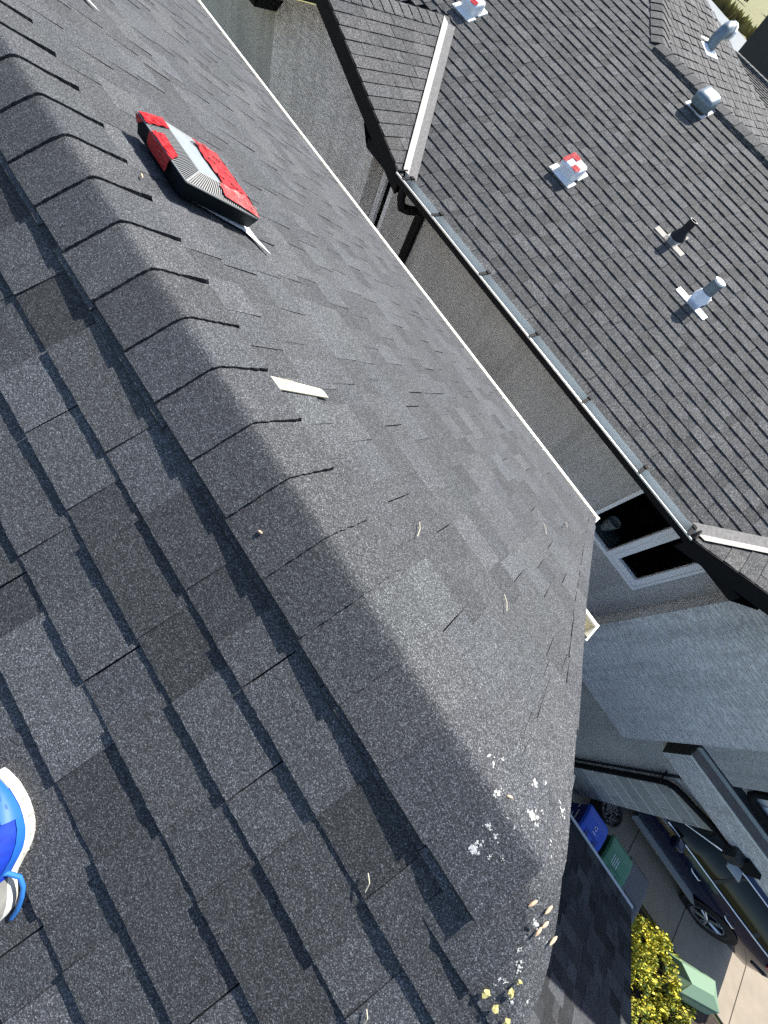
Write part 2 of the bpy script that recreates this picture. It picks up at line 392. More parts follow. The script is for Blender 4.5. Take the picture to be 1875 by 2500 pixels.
# short return gutter at the end of the rake
mb = MB()
def pr(x, s, o=0): return (x, YR+s*CS, -1-s*SN+o)
zz = -1.63; gutter(mb, .60, .815, 1.545, 1.655, zz, .07, .012)
mb.box((.812, 1.53, zz-.08), (.822, 1.667, zz+.006)); mb.build('return_gutter', ['white', 'cream'], own)
mb = MB(); mb.box((.70, 1.58, zz-.01), (.716, 1.66, zz+.002)); mb.build('hanger', 'dkmetal', own)

# lower garage roof of the same house
low = MB(); zl_ = lambda y: -5.88+.5*(3.2-y)
low.hexa([(.4, -2, zl_(-2)-.14), (5.79, -2, zl_(-2)-.14), (5.79, 3.19, zl_(3.19)-.14), (.4, 3.19, zl_(3.19)-.14), (.4, -2, zl_(-2)-.02), (5.79, -2, zl_(-2)-.02), (5.79, 3.19, zl_(3.19)-.02), (.4, 3.19, zl_(3.19)-.02)])
lroof = low.build('garage_roof', 'deck', own)
mb = MB(); mb.box((.4, 3.195, -6.03), (5.84, 3.235, -5.86)); mb.build('drip_edge', noisy('grey_drip_edge', (.42, .44, .45), .2, 30, .5, .3), lroof)
def pL(x, s, o): return (x, 3.2-s*CS, -5.88+s*SN+o)
random.seed(5)
for k in range(22):
    b = .0+.161*k-.01; x = 2.2+random.uniform(-1.1, 0)
    while x < 5.83:
        e = min(x+1.11, 5.83)
        strip(x, e, b, b+.195, pL, fine=0, t0=.006, t1=.005, tr_=(.35, .95)).build('shingle', 'shingle', lroof); x += 1.11
mb = MB(); mb.face([(.5, 2.8, -G), (5.4, 2.8, -G), (5.4, 2.8, -5.8), (.5, 2.8, -5.8)]); mb.face([(5.4, 2.8, -G), (5.4, -2, -G), (5.4, -2, -3.6), (5.4, 2.8, -5.8)]); mb.build('garage_wall', 'stucco_flat', own)
# ------------------------------------------------------------------ neighbouring house
nb = thing('house', 'two storey grey stucco house next door with black gutters and white roof vents', 'house', (-2, 8, -G))
cp, sp = .9487, .316
def pN(x, t, o): return (x, 4.69+t*cp-o*sp, -2.535+t*sp+o*cp)
def yt(y): return (y-4.69)/cp
def xl(t):                       # left limit of the front slope: valley, then far beyond the gable ridge
    y = 4.69+t*cp
    return -3.93-(y-4.64)*1.035 if y < 6.72 else -9.5
def xright(t):
    y = 4.69+t*cp
    if y < 6.5: return 1.39+(y-4.6)*1.03
    return 3.4 if y < 9.38 else -4.36-(y-9.4)*1.13
zN = lambda y, o=-.02: -2.535+(y-4.69)*.333+o
mb = MB(); pl = []
mb.face([(-4.0, 4.585, zN(4.585)), (1.46, 4.585, zN(4.585)), (3.4, 6.5, zN(6.5)), (3.4, 9.38, zN(9.38)), (-4.4, 9.4, zN(9.4)), (-6.7, 11.5, zN(11.5)), (-12, 11.5, zN(11.5)), (-12, 4.585, zN(4.585)), (-8.3, 4.585, zN(4.585)), (-6.16, 6.72, zN(6.72))])
mb.face([(-4.4, 9.4, zN(9.4)), (3.4, 9.38, zN(9.38)), (3.4, 14, -2.5), (-1, 14, -2.5)])
mb.face([(-6.7, 11.5, zN(11.5)), (-12, 11.5, zN(11.5)), (-12, 18, -2.5), (-2, 18, -2.5)])
nroof = mb.build('roof', 'deck', nb)
random.seed(21); cnt = 0
for k in range(46):
    b = -.12+.161*k; y = 4.69+b*cp
    if y > 11.35: break
    top = b+.195; xa = xl(top); xb = xright(top)
    if y > 6.8: xa = -7.4 - (y-6.8)*.25
    if b > 3.2: xb = min(xb, 2.0 if y < 9.38 else xb)
    if 6.4 < y < 9.38: xb = min(xb, lerp(2.9, .3, (y-6.4)/3))
    x = xa+random.uniform(-1.0, 0); 
    while x < xb-.03:
        e = min(x+1.11, xb); a = max(x, xa)
        if e-a > .05 and not (y < 6.72 and e < -6.6):
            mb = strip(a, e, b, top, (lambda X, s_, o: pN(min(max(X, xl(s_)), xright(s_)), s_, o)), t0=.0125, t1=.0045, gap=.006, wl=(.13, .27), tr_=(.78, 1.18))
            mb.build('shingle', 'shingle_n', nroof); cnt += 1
        x += 1.11
# the slope left of the gable ridge
for k in range(3, 15):
    b = -.12+.161*k; y = 4.69+b*cp; top = b+.195; xe = lambda s_: -6.16-max(0, (6.72-4.69-s_*cp))*1.05-.05
    e = xe(b); x = e-1.11
    for q in range(2):
        strip(x, e, b, top, (lambda X, s_, o: pN(min(X, xe(s_)), s_, o)), t0=.014, t1=.008, gap=.007, wl=(.13, .27), tr_=(.78, 1.16)).build('shingle', 'shingle_n', nroof); e = x; x -= 1.11
# gable roofs (left one in view, right one over the bump-out)
def gable(xc, half, yfront, zr, ridge_end, n_course, yshow):
    dk = MB(); ze = zr-.333*half
    for sg in (-1, 1):
        dk.face([(xc, yfront, zr-.02), (xc+sg*half, yfront, ze-.02), (xc+sg*half, yfront+.12, ze-.02), (xc, ridge_end, zr-.02)])
    r_ = dk.build('gable_roof', 'deck', nb)
    for sg in ((1,) if xc < 0 else (-1,)):
        def pG(y, s_, o): return (xc+sg*(s_*cp+o*sp), y, zr-s_*sp+o*cp)
        smax = half/cp
        k = 0; b = smax+.02
        while b > .1:
            frac = min(1, (max(b-.195, 0)*cp)/half); yv = lerp(ridge_end, yfront+.1, frac)-.09
            y = yfront-.03; first = True
            while y < yv-.02:
                e = min(y+random.uniform(.75, 1.11) if first else y+1.11, yv); first = False
                lim_ = (lambda s_: lerp(ridge_end, yfront+.1, min(1, s_*cp/half))-.09)
                mb = strip(y, e, b, b-.195, (lambda X, s_, o: pG(min(X, lim_(max(s_, .01))+.0), s_, o)), t0=.009, t1=.004, gap=.012, wl=(.22, .36), tr_=(.85, 1.15))
                mb.build('shingle', 'shingle_n', r_); y = e
            b -= .161
    y = yfront-.03
    while y < ridge_end:
        mb = MB(); rows = []
        for u in range(2):
            yy = y+u*.22; rows.append([(xc+q, yy, zr-.333*math.sqrt(q*q+.0009)+.02-.012*u) for q in (-.19, -.1, -.03, 0, .03, .1, .19)])
        t = tn(.85, 1.1); mb.grid(rows, t); mb.grid([[(p[0], p[1], p[2]-.02) for p in rows[0]], rows[0]], tuple(c*.5 for c in t)); mb.grid([[rows[0][0], rows[1][0]], [(p[0], p[1], p[2]-.03) for p in (rows[0][0], rows[1][0])]], t); mb.grid([[rows[0][-1], rows[1][-1]], [(p[0], p[1], p[2]-.03) for p in (rows[0][-1], rows[1][-1])]], t)
        mb.build('ridge_cap', 'shingle_n', r_); y += .178
    # black rake boards, soffit
    rk = MB()
    for sg in (-1, 1):
        x1 = xc+sg*(half+.02); z1 = zr-.333*(half+.02)
        a = [(xc, yfront-.04, zr+.0), (x1, yfront-.04, z1+.0), (x1, yfront-.04, z1-.2), (xc, yfront-.04, zr-.2)]
        b_ = [(p[0], yfront-.0, p[2]) for p in a]
        rk.hexa([a[3], a[2], b_[2], b_[3], a[0], a[1], b_[1], b_[0]])
        rk.face([(xc, yfront, zr-.19), (x1, yfront, z1-.19), (x1, yfront+.62, z1-.19), (xc, yfront+.62, zr-.19)])
        rk.box((min(x1, x1-sg*.74), yfront-.002, z1-.125), (max(x1, x1-sg*.74), yfront+.6, z1-.02)); rk.face([(x1-sg*.74, yfront+.0, z1-.125), (x1-sg*.74, yfront+.6, z1-.125), (x1-sg*.9, yfront+.6, z1+.05), (x1-sg*.9, yfront, z1+.05)])
    rk.build('rake_board', 'black', nb)
    return r_
gl_ = gable(-6.16, 2.14, 4.5, -1.85, 6.74, 14, 0)
gr_ = gable(3.385, 1.905, 4.5, -1.92, 6.4, 12, 0)
# valley flashings: folded strips
def valley(pa, pb, gx, name='valley_flashing'):
    mb = MB(); 
    for sgn in (0, 1):
        w_ = .125
        rows = []
        for p in (pa, pb):
            x, y, z = p
            if sgn == 0: rows.append([(x, y, z+.016), (x+gx*w_*1.0, y+w_*.25, z+.333*w_*.25+.026)])        # on the main slope
            else: rows.append([(x, y, z+.016), (x-gx*w_*.62, y-w_*.3, z+.333*w_*.62+.026)])                 # on the gable slope
        mb.grid([[rows[0][0], rows[0][1]], [rows[1][0], rows[1][1]]], (1.0 if sgn == 0 else .95))
    return mb.build(name, 'valley', nb)
valley((-3.98, 4.58, -2.565), (-6.05, 6.62, -1.885), 1)
valley((1.45, 4.58, -2.56), (3.3, 6.38, -1.95), -1)
# far hip slope facing +X, shingles joined (a few pixels each)
mb = MB()
random.seed(9)
zx = lambda x: -.967-.3*(x+4.36)
pol = [(-6.75, 11.55), (-4.36, 9.42), (-1.2, 9.5), (-1.2, 17), (-3.79, 14.84), (-5.71, 12.82)]
mb.face([(x, y, zx(x)-.03) for x, y in pol], .3)
x = -1.2
def yspan(x):
    ya = 9.42+max(0, (-4.36-x))*.885 if x < -4.36 else 9.5
    yb2 = interp(x, [(-6.75, 11.62), (-5.71, 12.82), (-5.19, 13.46), (-4.36, 14.13), (-3.79, 14.84), (-1.2, 17)])
    return ya, yb2
while x > -6.6:
    ya, yb2 = yspan(x-.07); y = ya+random.uniform(0, .2)
    while y < yb2-.02:
        e = min(y+random.uniform(.14, .3), yb2); t = tn(.8, 1.25); h = random.choice((.006, .014))
        a = [(x, y+.012, zx(x)+h), (x, e-.012, zx(x)+h), (x-.175, e-.012, zx(x-.175)), (x-.175, y+.012, zx(x-.175))]
        mb.face(a, t); mb.face([a[0], a[1], (x, e-.012, zx(x)-.03), (x, y+.012, zx(x)-.03)][::-1], .35); y = e
    x -= .155
mb.build('hip_shingles', 'shingle_n', nroof, kind='stuff')
for pa, pb, n in (((-4.36, 9.40, -.955), (2.2, 9.38, -.97), 30), ((-6.7, 11.5, -.255), (-4.36, 9.42, -.955), 17)):
    for k in range(n):
        a = Vector(pa).lerp(Vector(pb), k/n); b = Vector(pa).lerp(Vector(pb), (k+1.15)/n); d = (b-a); sd_ = Vector((d.y, -d.x, 0)).normalized()
        mb = MB(); rows = []
        for u, p in enumerate((a, b)): rows.append([(p.x+sd_.x*q, p.y+sd_.y*q, p.z-.30*math.sqrt(q*q+.0004)+.02+.012*u) for q in (-.2, -.1, -.02, .02, .1, .2)])
        t = tn(.8, 1.1); mb.grid(rows, t); dn = lambda r, q=.03: [(p[0], p[1], p[2]-q) for p in r]
        mb.grid([rows[1], dn(rows[1])], tuple(c*.4 for c in t)); mb.grid([[r[0] for r in rows], dn([r[0] for r in rows])], t); mb.grid([[r[-1] for r in rows], dn([r[-1] for r in rows])], t)
        mb.build('ridge_cap', 'shingle_n', nroof)
# black gutter with grey trough and straps
mb = MB(); gutter(mb, -4.03, 1.44, 4.57, 4.42, -2.54, .075, .006, (0, 1))
mb.face([(-4.03, 4.412, -2.545), (1.44, 4.412, -2.545), (1.44, 4.418, -2.625), (-4.03, 4.418, -2.625)]); mb.box((1.43, 4.41, -2.63), (1.45, 4.6, -2.5)); mb.box((-4.05, 4.41, -2.63), (-4.03, 4.6, -2.52))
mb.face([(-4.05, 4.43, -2.63), (1.45, 4.43, -2.63), (1.45, 5.12, -2.66), (-4.05, 5.12, -2.66)])
ng = mb.build('gutter', ['black', 'trough'], nb)
mb = MB(); mb.box((-4.03, 4.405, -2.55), (1.44, 4.417, -2.532)); mb.build('gutter_lip', mat('sunlit_lip', (.7, .7, .66), .35, .3), ng)  # near-white colour paints the sunlit line along the black gutter's lip
for x in (-3.9, -3.28, -2.31, -1.35, -.39, .575, 1.37):
    mb = MB(); mb.box((x-.02, 4.412, -2.538), (x+.02, 4.58, -2.526)); mb.box((x-.026, 4.55, -2.53), (x+.026, 4.6, -2.515)); mb.build('strap', 'black', ng)
# walls
def wallq(mb, x0, x1, y, z0, z1): mb.face([(x0, y, z0), (x1, y, z0), (x1, y, z1), (x0, y, z1)])
YW = 5.12
mb = MB()
wins = [(-4.90, -4.60, -4.7, -2.8), (.861, 2.086, -4.06, -2.8)]
wallq(mb, -13, -7.5, YW, -G, -2.7)
wallq(mb, -7.5, -4.9, YW, -G, -2.7); wallq(mb, -4.9, -4.6, YW, -G, -4.7); wallq(mb, -4.6, .861, YW, -G, -2.7); wallq(mb, .861, 2.086, YW, -G, -4.06); wallq(mb, 2.086, 5.3, YW, -G, -2.7)
wallq(mb, -4.9, -4.6, YW, -2.8, -2.7); wallq(mb, .861, 2.086, YW, -2.8, -2.7)
wallq(mb, 5.3, 6.24, YW, -G, -5.4)
mb.face([(6.24, YW, -G), (6.24, 8.6, -G), (6.24, 8.6, -4.7), (6.24, YW, -4.7)])
mb.face([(-13, YW, -2.72), (-8.3, YW, -2.72), (-8.3, 4.5, -2.7), (-13, 4.5, -2.7)])
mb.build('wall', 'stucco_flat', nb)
mb = MB()
mb.face([(-7.6, 4.85, -G), (-4.93, 4.85, -G), (-4.93, 4.85, -2.5), (-6.16, 4.85, -2.06), (-7.6, 4.85, -2.54)])
mb.face([(-4.93, 4.85, -G), (-4.93, YW, -G), (-4.93, YW, -2.5), (-4.93, 4.85, -2.5)]); mb.face([(-7.6, YW, -G), (-7.6, 4.85, -G), (-7.6, 4.85, -2.5), (-7.6, YW, -2.5)])
mb.build('gable_wall', 'stucco', nb)
mb = MB()
mb.face([(2.38, 4.85, -5.8), (4.39, 4.85, -5.8), (4.39, 4.85, -2.45), (3.385, 4.85, -2.1), (2.38, 4.85, -2.45)])
mb.face([(2.38, YW, -5.8), (2.38, 4.85, -5.8), (2.38, 4.85, -2.45), (2.38, YW, -2.45)]); mb.face([(4.39, 4.85, -5.8), (4.39, 5.4, -5.8), (4.39, 5.4, -2.45), (4.39, 4.85, -2.45)]); mb.face([(2.38, YW, -5.8), (4.39, YW, -5.8), (4.39, 4.85, -5.8), (2.38, 4.85, -5.8)])
mb.build('bay_wall', 'stucco', nb)
# upper wall right of the bay, its ledge assembly
mb = MB(); wallq(mb, 4.39, 5.7, 5.25, -4.76, -2.6); wallq(mb, 6.75, 7.3, 5.25, -4.76, -2.6); wallq(mb, 5.7, 6.75, 5.25, -3.4, -2.6)
mb.face([(7.3, 5.25, -4.76), (7.3, 9, -4.76), (7.3, 9, -2.6), (7.3, 5.25, -2.6)]); mb.face([(4.39, 5.0, -2.6), (7.5, 5.0, -2.6), (7.5, 9, -2.6), (4.39, 9, -2.6)]); mb.build('upper_wall', 'stucco', nb)
mb = MB(); mb.face([(4.3, 4.9, -2.55), (7.5, 4.9, -2.55), (7.5, 9.4, -.95), (3.3, 9.4, -.95)]); mb.face([(7.5, 9.4, -.95), (3.3, 9.4, -.95), (3.3, 13.5, -2.3), (7.5, 13.5, -2.3)]); mb.box((5.28, 4.9, -2.72), (7.5, 5.0, -2.55)); mb.build('side_roof', 'shingle_n', nb)
mb = MB(); mb.box((4.64, 4.9, -5.29), (7.4, YW+.1, -4.845)); bm = mb.build('ledge_beam', 'stucco', nb)
mb = MB(); mb.box((4.632, 4.885, -4.855), (7.4, 4.903, -4.83)); mb.build('metal_edge', 'white', bm)
mb = MB(); mb.box((4.66, 4.903, -4.85), (7.4, 5.1, -4.832)); mb.build('ledge_top', 'beam_tan', bm)
mb = MB(); mb.box((4.66, 5.09, -4.86), (7.4, 5.17, -4.765)); mb.build('ledge_riser', mat('pale_riser', (.33, .36, .35), .7), bm)
mb = MB(); mb.box((4.6, 5.1, -4.8), (7.4, 5.26, -4.752)); mb.build('flashing', 'dkmetal', bm)
mb = MB(); mb.face([(4.634, 4.9, -5.29), (4.634, 5.26, -5.29), (4.634, 5.26, -4.755), (4.634, 4.9, -4.84)]); mb.build('end_cap', 'endcap', bm)
# stone cladding beside the garage
cl = bpy.data.objects.new('stone_cladding', None); C.objects.link(cl); cl.parent = nb; cl['_o'] = nb['_o']
mb = MB(); mb.box((5.3, 5.0765, -G), (6.235, 5.118, -5.29)); mb.build('mortar', 'mortar', cl)
random.seed(31); z = -G
r = 0
while z < -5.35:
    z1 = min(z+.27, -5.3); x = 5.3-(.0, .33, .18, .45)[r % 4]; r += 1
    while x < 6.24:
        e = x+.52; a, b = max(x, 5.3)+.004, min(e, 6.24)-.004
        if b-a > .03:
            q = random.uniform(0, .008); mb = MB(); mb.box((a+.004, 5.0715-q*.4, z+.011), (b-.004, 5.1, z1-.011), random.uniform(.85, 1.15)); mb.build('stone', 'stone', cl)
        x = e
    z = z1
mb = MB(); mb.box((5.27, 5.085, -G), (5.3, 5.13, -5.29)); mb.build('reveal_trim', 'dkmetal', cl)
# unseen wing, added and sized to cast the shade on the driveway
mb = MB(); mb.box((6.3, 12.3, -G), (10.0, 20, -2.6)); mb.build('shading_wing_wall', 'stucco_flat', nb)
mb = MB()
mb.face([(5.9, 11.8, -2.62), (10.3, 11.8, -2.62), (10.3, 16.3, -1.2), (5.9, 16.3, -1.2)]); mb.face([(5.9, 20.5, -2.62), (10.3, 20.5, -2.62), (10.3, 16.3, -1.2), (5.9, 16.3, -1.2)][::-1]); mb.face([(10.3, 11.8, -2.62), (10.3, 20.5, -2.62), (10.3, 16.3, -1.2)]); mb.face([(5.9, 11.8, -2.62), (5.9, 20.5, -2.62), (5.9, 16.3, -1.2)]); mb.build('shading_wing_roof', 'shingle_n', nb)
# windows
def window(x0, x1, z0, z1, y, mull=None, fr=.05, sash=True, inner=True):
    f = MB(); yo, yi = y-.018, y+.07
    f.box((x0, yo, z0), (x1, yi, z0+fr)); f.box((x0, yo, z1-fr), (x1, yi, z1)); f.box((x0, yo, z0+fr), (x0+fr, yi, z1-fr)); f.box((x1-fr*.8, yo, z0+fr), (x1, yi, z1-fr))
    pn = [(x0+fr, x1-fr*.8)]
    if mull:
        f.box((mull-.045, yo, z0+fr), (mull+.02, yi, z1-fr)); pn = [(x0+fr, mull-.045), (mull+.02, x1-fr*.8)]
    fo = f.build('window_frame', 'frame', nb)
    for i, (a, b) in enumerate(pn):
        s_ = 0
        if sash and (i == 1 or not mull):
            s_ = .085 if mull else .04; q = MB(); za, zb = z0+fr, z1-fr; ya, yb = y-.012, y+.05
            q.box((a+.004, ya, za+.004), (b-.004, yb, za+s_)); q.box((a+.004, ya, zb-s_), (b-.004, yb, zb-.004)); q.box((a+.004, ya, za+s_), (a+s_, yb, zb-s_)); q.box((b-s_, ya, za+s_), (b-.004, yb, zb-s_)); q.build('sash', 'frame', fo)
        p = MB(); p.face([(a+s_, y+.045, z0+fr+s_), (b-s_, y+.045, z0+fr+s_), (b-s_, y+.045, z1-fr-s_), (a+s_, y+.045, z1-fr-s_)]); p.build('pane', 'glass', fo)
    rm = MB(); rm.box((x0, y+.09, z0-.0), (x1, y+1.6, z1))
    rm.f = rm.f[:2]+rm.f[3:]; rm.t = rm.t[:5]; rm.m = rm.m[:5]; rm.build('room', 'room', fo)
    return fo
w1 = window(.861, 2.086, -4.06, -2.8, YW, 1.49)
w2 = window(-4.90, -4.60, -4.7, -2.8, YW)
w3 = window(5.7, 6.75, -4.66, -3.4, 5.25, 6.25)
# mug on the sill behind the left pane
t = thing('cup', 'pale cup standing behind the left pane of the wide window next door', 'cup', (1.17, 5.33, -4.0))
mb = MB(); c0 = (1.16, 5.36)
def ring(r, z, n=18): return [(c0[0]+r*math.cos(2*math.pi*k/n), c0[1]+r*math.sin(2*math.pi*k/n), z) for k in range(n)]
mb.grid([ring(.055, -4.0), ring(.085, -3.9), ring(.1, -3.78), ring(.092, -3.78), ring(.06, -3.96)], close=True); mb.build('bowl', mat('dull_ceramic', (.55, .55, .52), .5), t, smooth=True)
mb = MB(); mb.box((1.0, 5.24, -4.02), (1.45, 5.5, -4.0)); mb.build('coaster', mat('teal_cloth', (.1, .16, .17), .9), t)
# downspouts
dsp = MB(); dsp.box((-4.005, 5.03, -G), (-3.885, 5.11, -2.75)); d1 = dsp.build('downspout', 'black', nb)
mb = MB(); mb.tube([(-3.9, 4.5, -2.6), (-3.88, 4.48, -2.74), (-3.86, 4.52, -2.84), (-3.87, 4.7, -2.9), (-3.94, 5.05, -2.98)], .055, 10); mb.build('elbow', 'black', d1)
mb = MB(); mb.tube([(5.33, 5.0, -G+.2), (5.33, 5.0, -5.85), (5.335, 4.99, -5.72), (5.39, 4.975, -5.62), (5.5, 4.97, -5.57), (6.0, 4.97, -5.44), (6.38, 4.97, -5.34)], .05, 10); d2 = mb.build('downspout', 'black', nb)
mb = MB(); mb.tube([(5.2, 5.1, -5.68), (5.26, 4.95, -5.78), (5.33, 4.94, -5.85)], .014, 6); mb.build('strap', 'black', d2)
mb = MB(); mb.tube([(5.42, 5.17, -2.7), (5.42, 5.17, -4.52), (5.44, 5.15, -4.6), (5.52, 5.14, -4.64), (7.3, 5.14, -4.69)], .055, 10); mb.build('downspout', 'black', nb)
t = thing('wall_lantern', 'dark box lantern fixed under the stucco ledge above the car', 'lantern', (6.35, 4.88, -5.2))
mb = MB(); mb.hexa([(6.2, 4.72, -5.36), (6.36, 4.72, -5.36), (6.36, 4.9, -5.36), (6.2, 4.9, -5.36), (6.2, 4.72, -5.17), (6.36, 4.72, -5.17), (6.36, 4.9, -5.17), (6.2, 4.9, -5.17)]); mb.build('housing', 'dkmetal', t)
mb = MB(); mb.box((6.34, 4.66, -5.36), (6.6, 4.9, -5.34)); mb.build('shade_plate', 'trough', t); mb = MB(); mb.box((6.36, 4.82, -5.33), (6.62, 4.9, -5.12)); mb.build('back_plate', 'black', t)

# ------------------------------------------------------------------ third house beyond
h3 = thing('house', 'dark grey house wall far behind the neighbouring roof at the top right corner', 'house', (-2, 40, -G))
mb = MB(); mb.box((-21.25, 60, -G), (40, 75, .6)); mb.build('wall', noisy('charcoal_siding', (.04, .042, .045), .15, 3, .9), h3)
mb = MB(); random.seed(4)
zf = lambda y: -1.42-(24-y)*.06
def xf(y): return lerp(-5.6, -8.45, (y-15.5)/8.5)
mb.face([(xf(15.5), 15.5, zf(15.5)-.03), (3, 15.5, zf(15.5)-.03), (3, 24, zf(24)-.03), (xf(24), 24, zf(24)-.03)], .3)
y = 15.5
while y < 23.8:
    x = xf(y)
    while x < 3:
        e = x+random.uniform(.3, .5); t = tn(.75, 1.1); mb.face([(x+.02, y, zf(y)+.02), (e-.02, y, zf(y)+.02), (e-.02, y+.3, zf(y+.3)), (x+.02, y+.3, zf(y+.3))], t)
        mb.face([(x+.02, y, zf(y)-.02), (e-.02, y, zf(y)-.02), (e-.02, y, zf(y)+.02), (x+.02, y, zf(y)+.02)], .3); x = e
    y += .29
mb.build('lower_roof_shingles', 'shingle_n', h3, kind='stuff')
x = -8.45
for k in range(34):
    mb = MB(); mb.box((x, 23.5, -1.47), (x+.2, 23.99, -1.36), random.uniform(.85, 1.2)); mb.build('ridge_cap', 'shingle_n', h3); x += .235

# ------------------------------------------------------------------ vents on the own roof
def fS2(x, s, o):            # roof frame: along ridge, down the far slope, out of the roof
    return Vector((x, YR+s*CS+o*SN, -1-s*SN+o*CS))
def box_vent(x0, label):
    L = fS2(x0, .5, 0)
    t = thing('roof_vent', label, 'roof vent', L, 'low box vents on the near house roof')
    P = lambda x, s, o: fS2(x+x0, s, o)
    # local x measured so that x=0 is the vent centre
    xa, xb, sa, sb = -.165, .215, .322, .672
    ob, oc = .03, .098
    b = MB(); lo = [P(xa+.0, sa+.02, ob), P(xb-.035, sa+.02, ob), P(xb-.035, sb-.0, ob), P(xa, sb, ob)]; hi = [P(xa, sa, oc), P(xb, sa, oc), P(xb, sb, oc), P(xa, sb, oc)]
    b.grid([lo, hi], close=True)
    b.hexa([P(xa+.05, sa+.05, -.01), P(xb-.07, sa+.05, -.01), P(xb-.07, sb-.03, -.01), P(xa+.05, sb-.03, -.01), P(xa+.05, sa+.05, ob+.01), P(xb-.07, sa+.05, ob+.01), P(xb-.07, sb-.03, ob+.01), P(xa+.05, sb-.03, ob+.01)])
    b.face(hi); b.build('body', 'ventdark', t)
    it = .128; ia, ib, ja, jb = xa+.03, xb-.062, sa+.075, sb-.045
    inn = [P(ia, ja, it), P(ib, ja, it), P(ib, jb, it), P(ia, jb, it)]
    tp = MB(); tp.face(inn); tp.grid([[p-Vector((0, .002, .004)) for p in inn], inn], close=True); tp.build('top_plate', 'venttop', t)
    # louvre band: frame strips and individual thin ribs, joined (each below a pixel)
    lv = MB(); dk = MB(); dk.grid([hi, inn], close=True, tone=1.0); dk.build('louvre_backing', 'rubber', t)
    n_ = (fS2(0, 0, 1)-fS2(0, 0, 0)).normalized()*.004
    def ribs(p0, p1, q0, q1, n):
        p0, p1, q0, q1 = [Vector(v)+n_ for v in (p0, p1, q0, q1)]
        for k in range(n):
            a, c = (k+.15)/n, (k+.55)/n
            lv.face([p0.lerp(p1, a), p0.lerp(p1, c), q0.lerp(q1, c), q0.lerp(q1, a)])
    ribs(hi[0], hi[1], inn[0], inn[1], 44); ribs(hi[1], hi[2], inn[1], inn[2], 36); ribs(hi[2], hi[3], inn[2], inn[3], 40)
    lv.build('louvre_rib', 'slat', t, kind='stuff')
    fr = MB()
    for k in range(4):
        fr.tube([Vector(hi[k]), Vector(hi[(k+1) % 4])], .0035, 5); fr.tube([Vector(inn[k]), Vector(inn[(k+1) % 4])], .0028, 5); fr.tube([Vector(hi[k]), Vector(inn[k])], .004, 5)
    fr.build('louvre_frame', 'slat', t)
    fl = MB(); fl.face([P(xa+.03, sa+.06, .02), P(xb-.06, sa+.06, .02), P(xb-.01, sb-.03, .022), P(xb+.105, sb+.05, .026), P(xb+.0, sb+.03, .022), P(xa-.0, sb+.03, .02)]); fl.build('flange', 'vwhite', t)
    # tape
    def quad_surf(a, b, c, d, n=9, amp=.006, rag=.02):
        a, b, c, d = map(Vector, (a, b, c, d)); rows = []; nn = (b-a).cross(d-a).normalized()
        if nn.z < 0: nn = -nn
        for i in range(n):
            r_ = []
            for j in range(n):
                u, v = i/(n-1), j/(n-1); p = a.lerp(b, u).lerp(d.lerp(c, u), v)
                if j == 0: p = p+(d-a).normalized()*random.uniform(-rag, rag)
                r_.append(p+nn*(.005+random.uniform(0, amp)))
            rows.append(r_)
        return rows
    random.seed(17)
    tp = MB()
    jm = lerp(ja, jb, .42)
    tp.grid(quad_surf(P(ia+.02, jm+.02, it), P(ib, jm, it), P(ib, jb, it), P(ia+.02, jb, it), 12, .005, .01))
    tp.grid(quad_surf(P(ib, lerp(ja, jb, .38), it), P(xb-.012, lerp(sa, sb, .50), oc+.012), P(xb, sb, oc+.002), P(ib, jb, it), 9, .003, .008))
    tp.grid(quad_surf(P(ia, jb, it), P(ib, jb, it), P(xb, sb, oc), P(xa, sb, oc), 8, .005, 0)); tpo = tp.build('red_tape', 'red', t)
    tp = MB(); tp.grid(quad_surf(P(xa, sa, oc), P(xa+.07, sa, oc), P(ia+.055, ja, it), P(ia-.01, ja, it), 7, .005, .004)); tp.grid(quad_surf(P(xa+.06, sa-.002, oc), P(xa, sa-.002, oc), P(xa, sa+.006, oc-.022), P(xa+.01, sa+.006, oc-.03), 5, .003, 0)); tp2 = tp.build('red_tape', 'red', t)
    tp = MB(); tp.grid(quad_surf(P(-.055, sa, oc), P(.105, sa, oc), P(.085, lerp(sa, ja, .42), lerp(oc, it, .42)), P(-.04, lerp(sa, ja, .5), lerp(oc, it, .5)), 8, .004, .003))
    tp.grid(quad_surf(P(.105, sa-.003, oc+.002), P(-.055, sa-.003, oc+.002), P(-.055, sa+.005, .052), P(.09, sa+.004, .045), 8, .004, 0)); tp.build('red_tape', 'red', t)
    random.seed(2); mk = MB()
    def mark(c, ux, uy, r):
        c, ux, uy = Vector(c), Vector(ux).normalized(), Vector(uy).normalized(); n = 12
        o_ = [c+ux*r*math.cos(2*math.pi*k/n)+uy*r*math.sin(2*math.pi*k/n) for k in range(n)]; i_ = [c+(p-c)*.68 for p in o_]
        mk.grid([o_, i_], close=True)
        for q in (-.3, .25): mk.face([c+ux*r*(-.5)+uy*r*(q-.12), c+ux*r*.5+uy*r*(q-.1), c+ux*r*.45+uy*r*(q+.12), c+ux*r*(-.5)+uy*r*(q+.1)])
    ex, es = P(1, 0, 0)-P(0, 0, 0), P(0, 1, 0)-P(0, 0, 0)
    for a_, b_ in ((.15, .5), (.45, .62), (.8, .56), (.3, .82), (.62, .85), (.9, .78), (.1, .75)):
        mark(P(lerp(ia, ib, a_), lerp(ja, jb, b_), it+.0125), ex, es, .017)
    mark(P(lerp(xb, ib, .5), lerp(sa, sb, .72), lerp(oc, it, .5)+.011), es, inn[1]-hi[1], .012); mark(P(lerp(xb, ib, .4), lerp(sa, sb, .93), lerp(oc, it, .4)+.012), es, inn[1]-hi[1], .013)
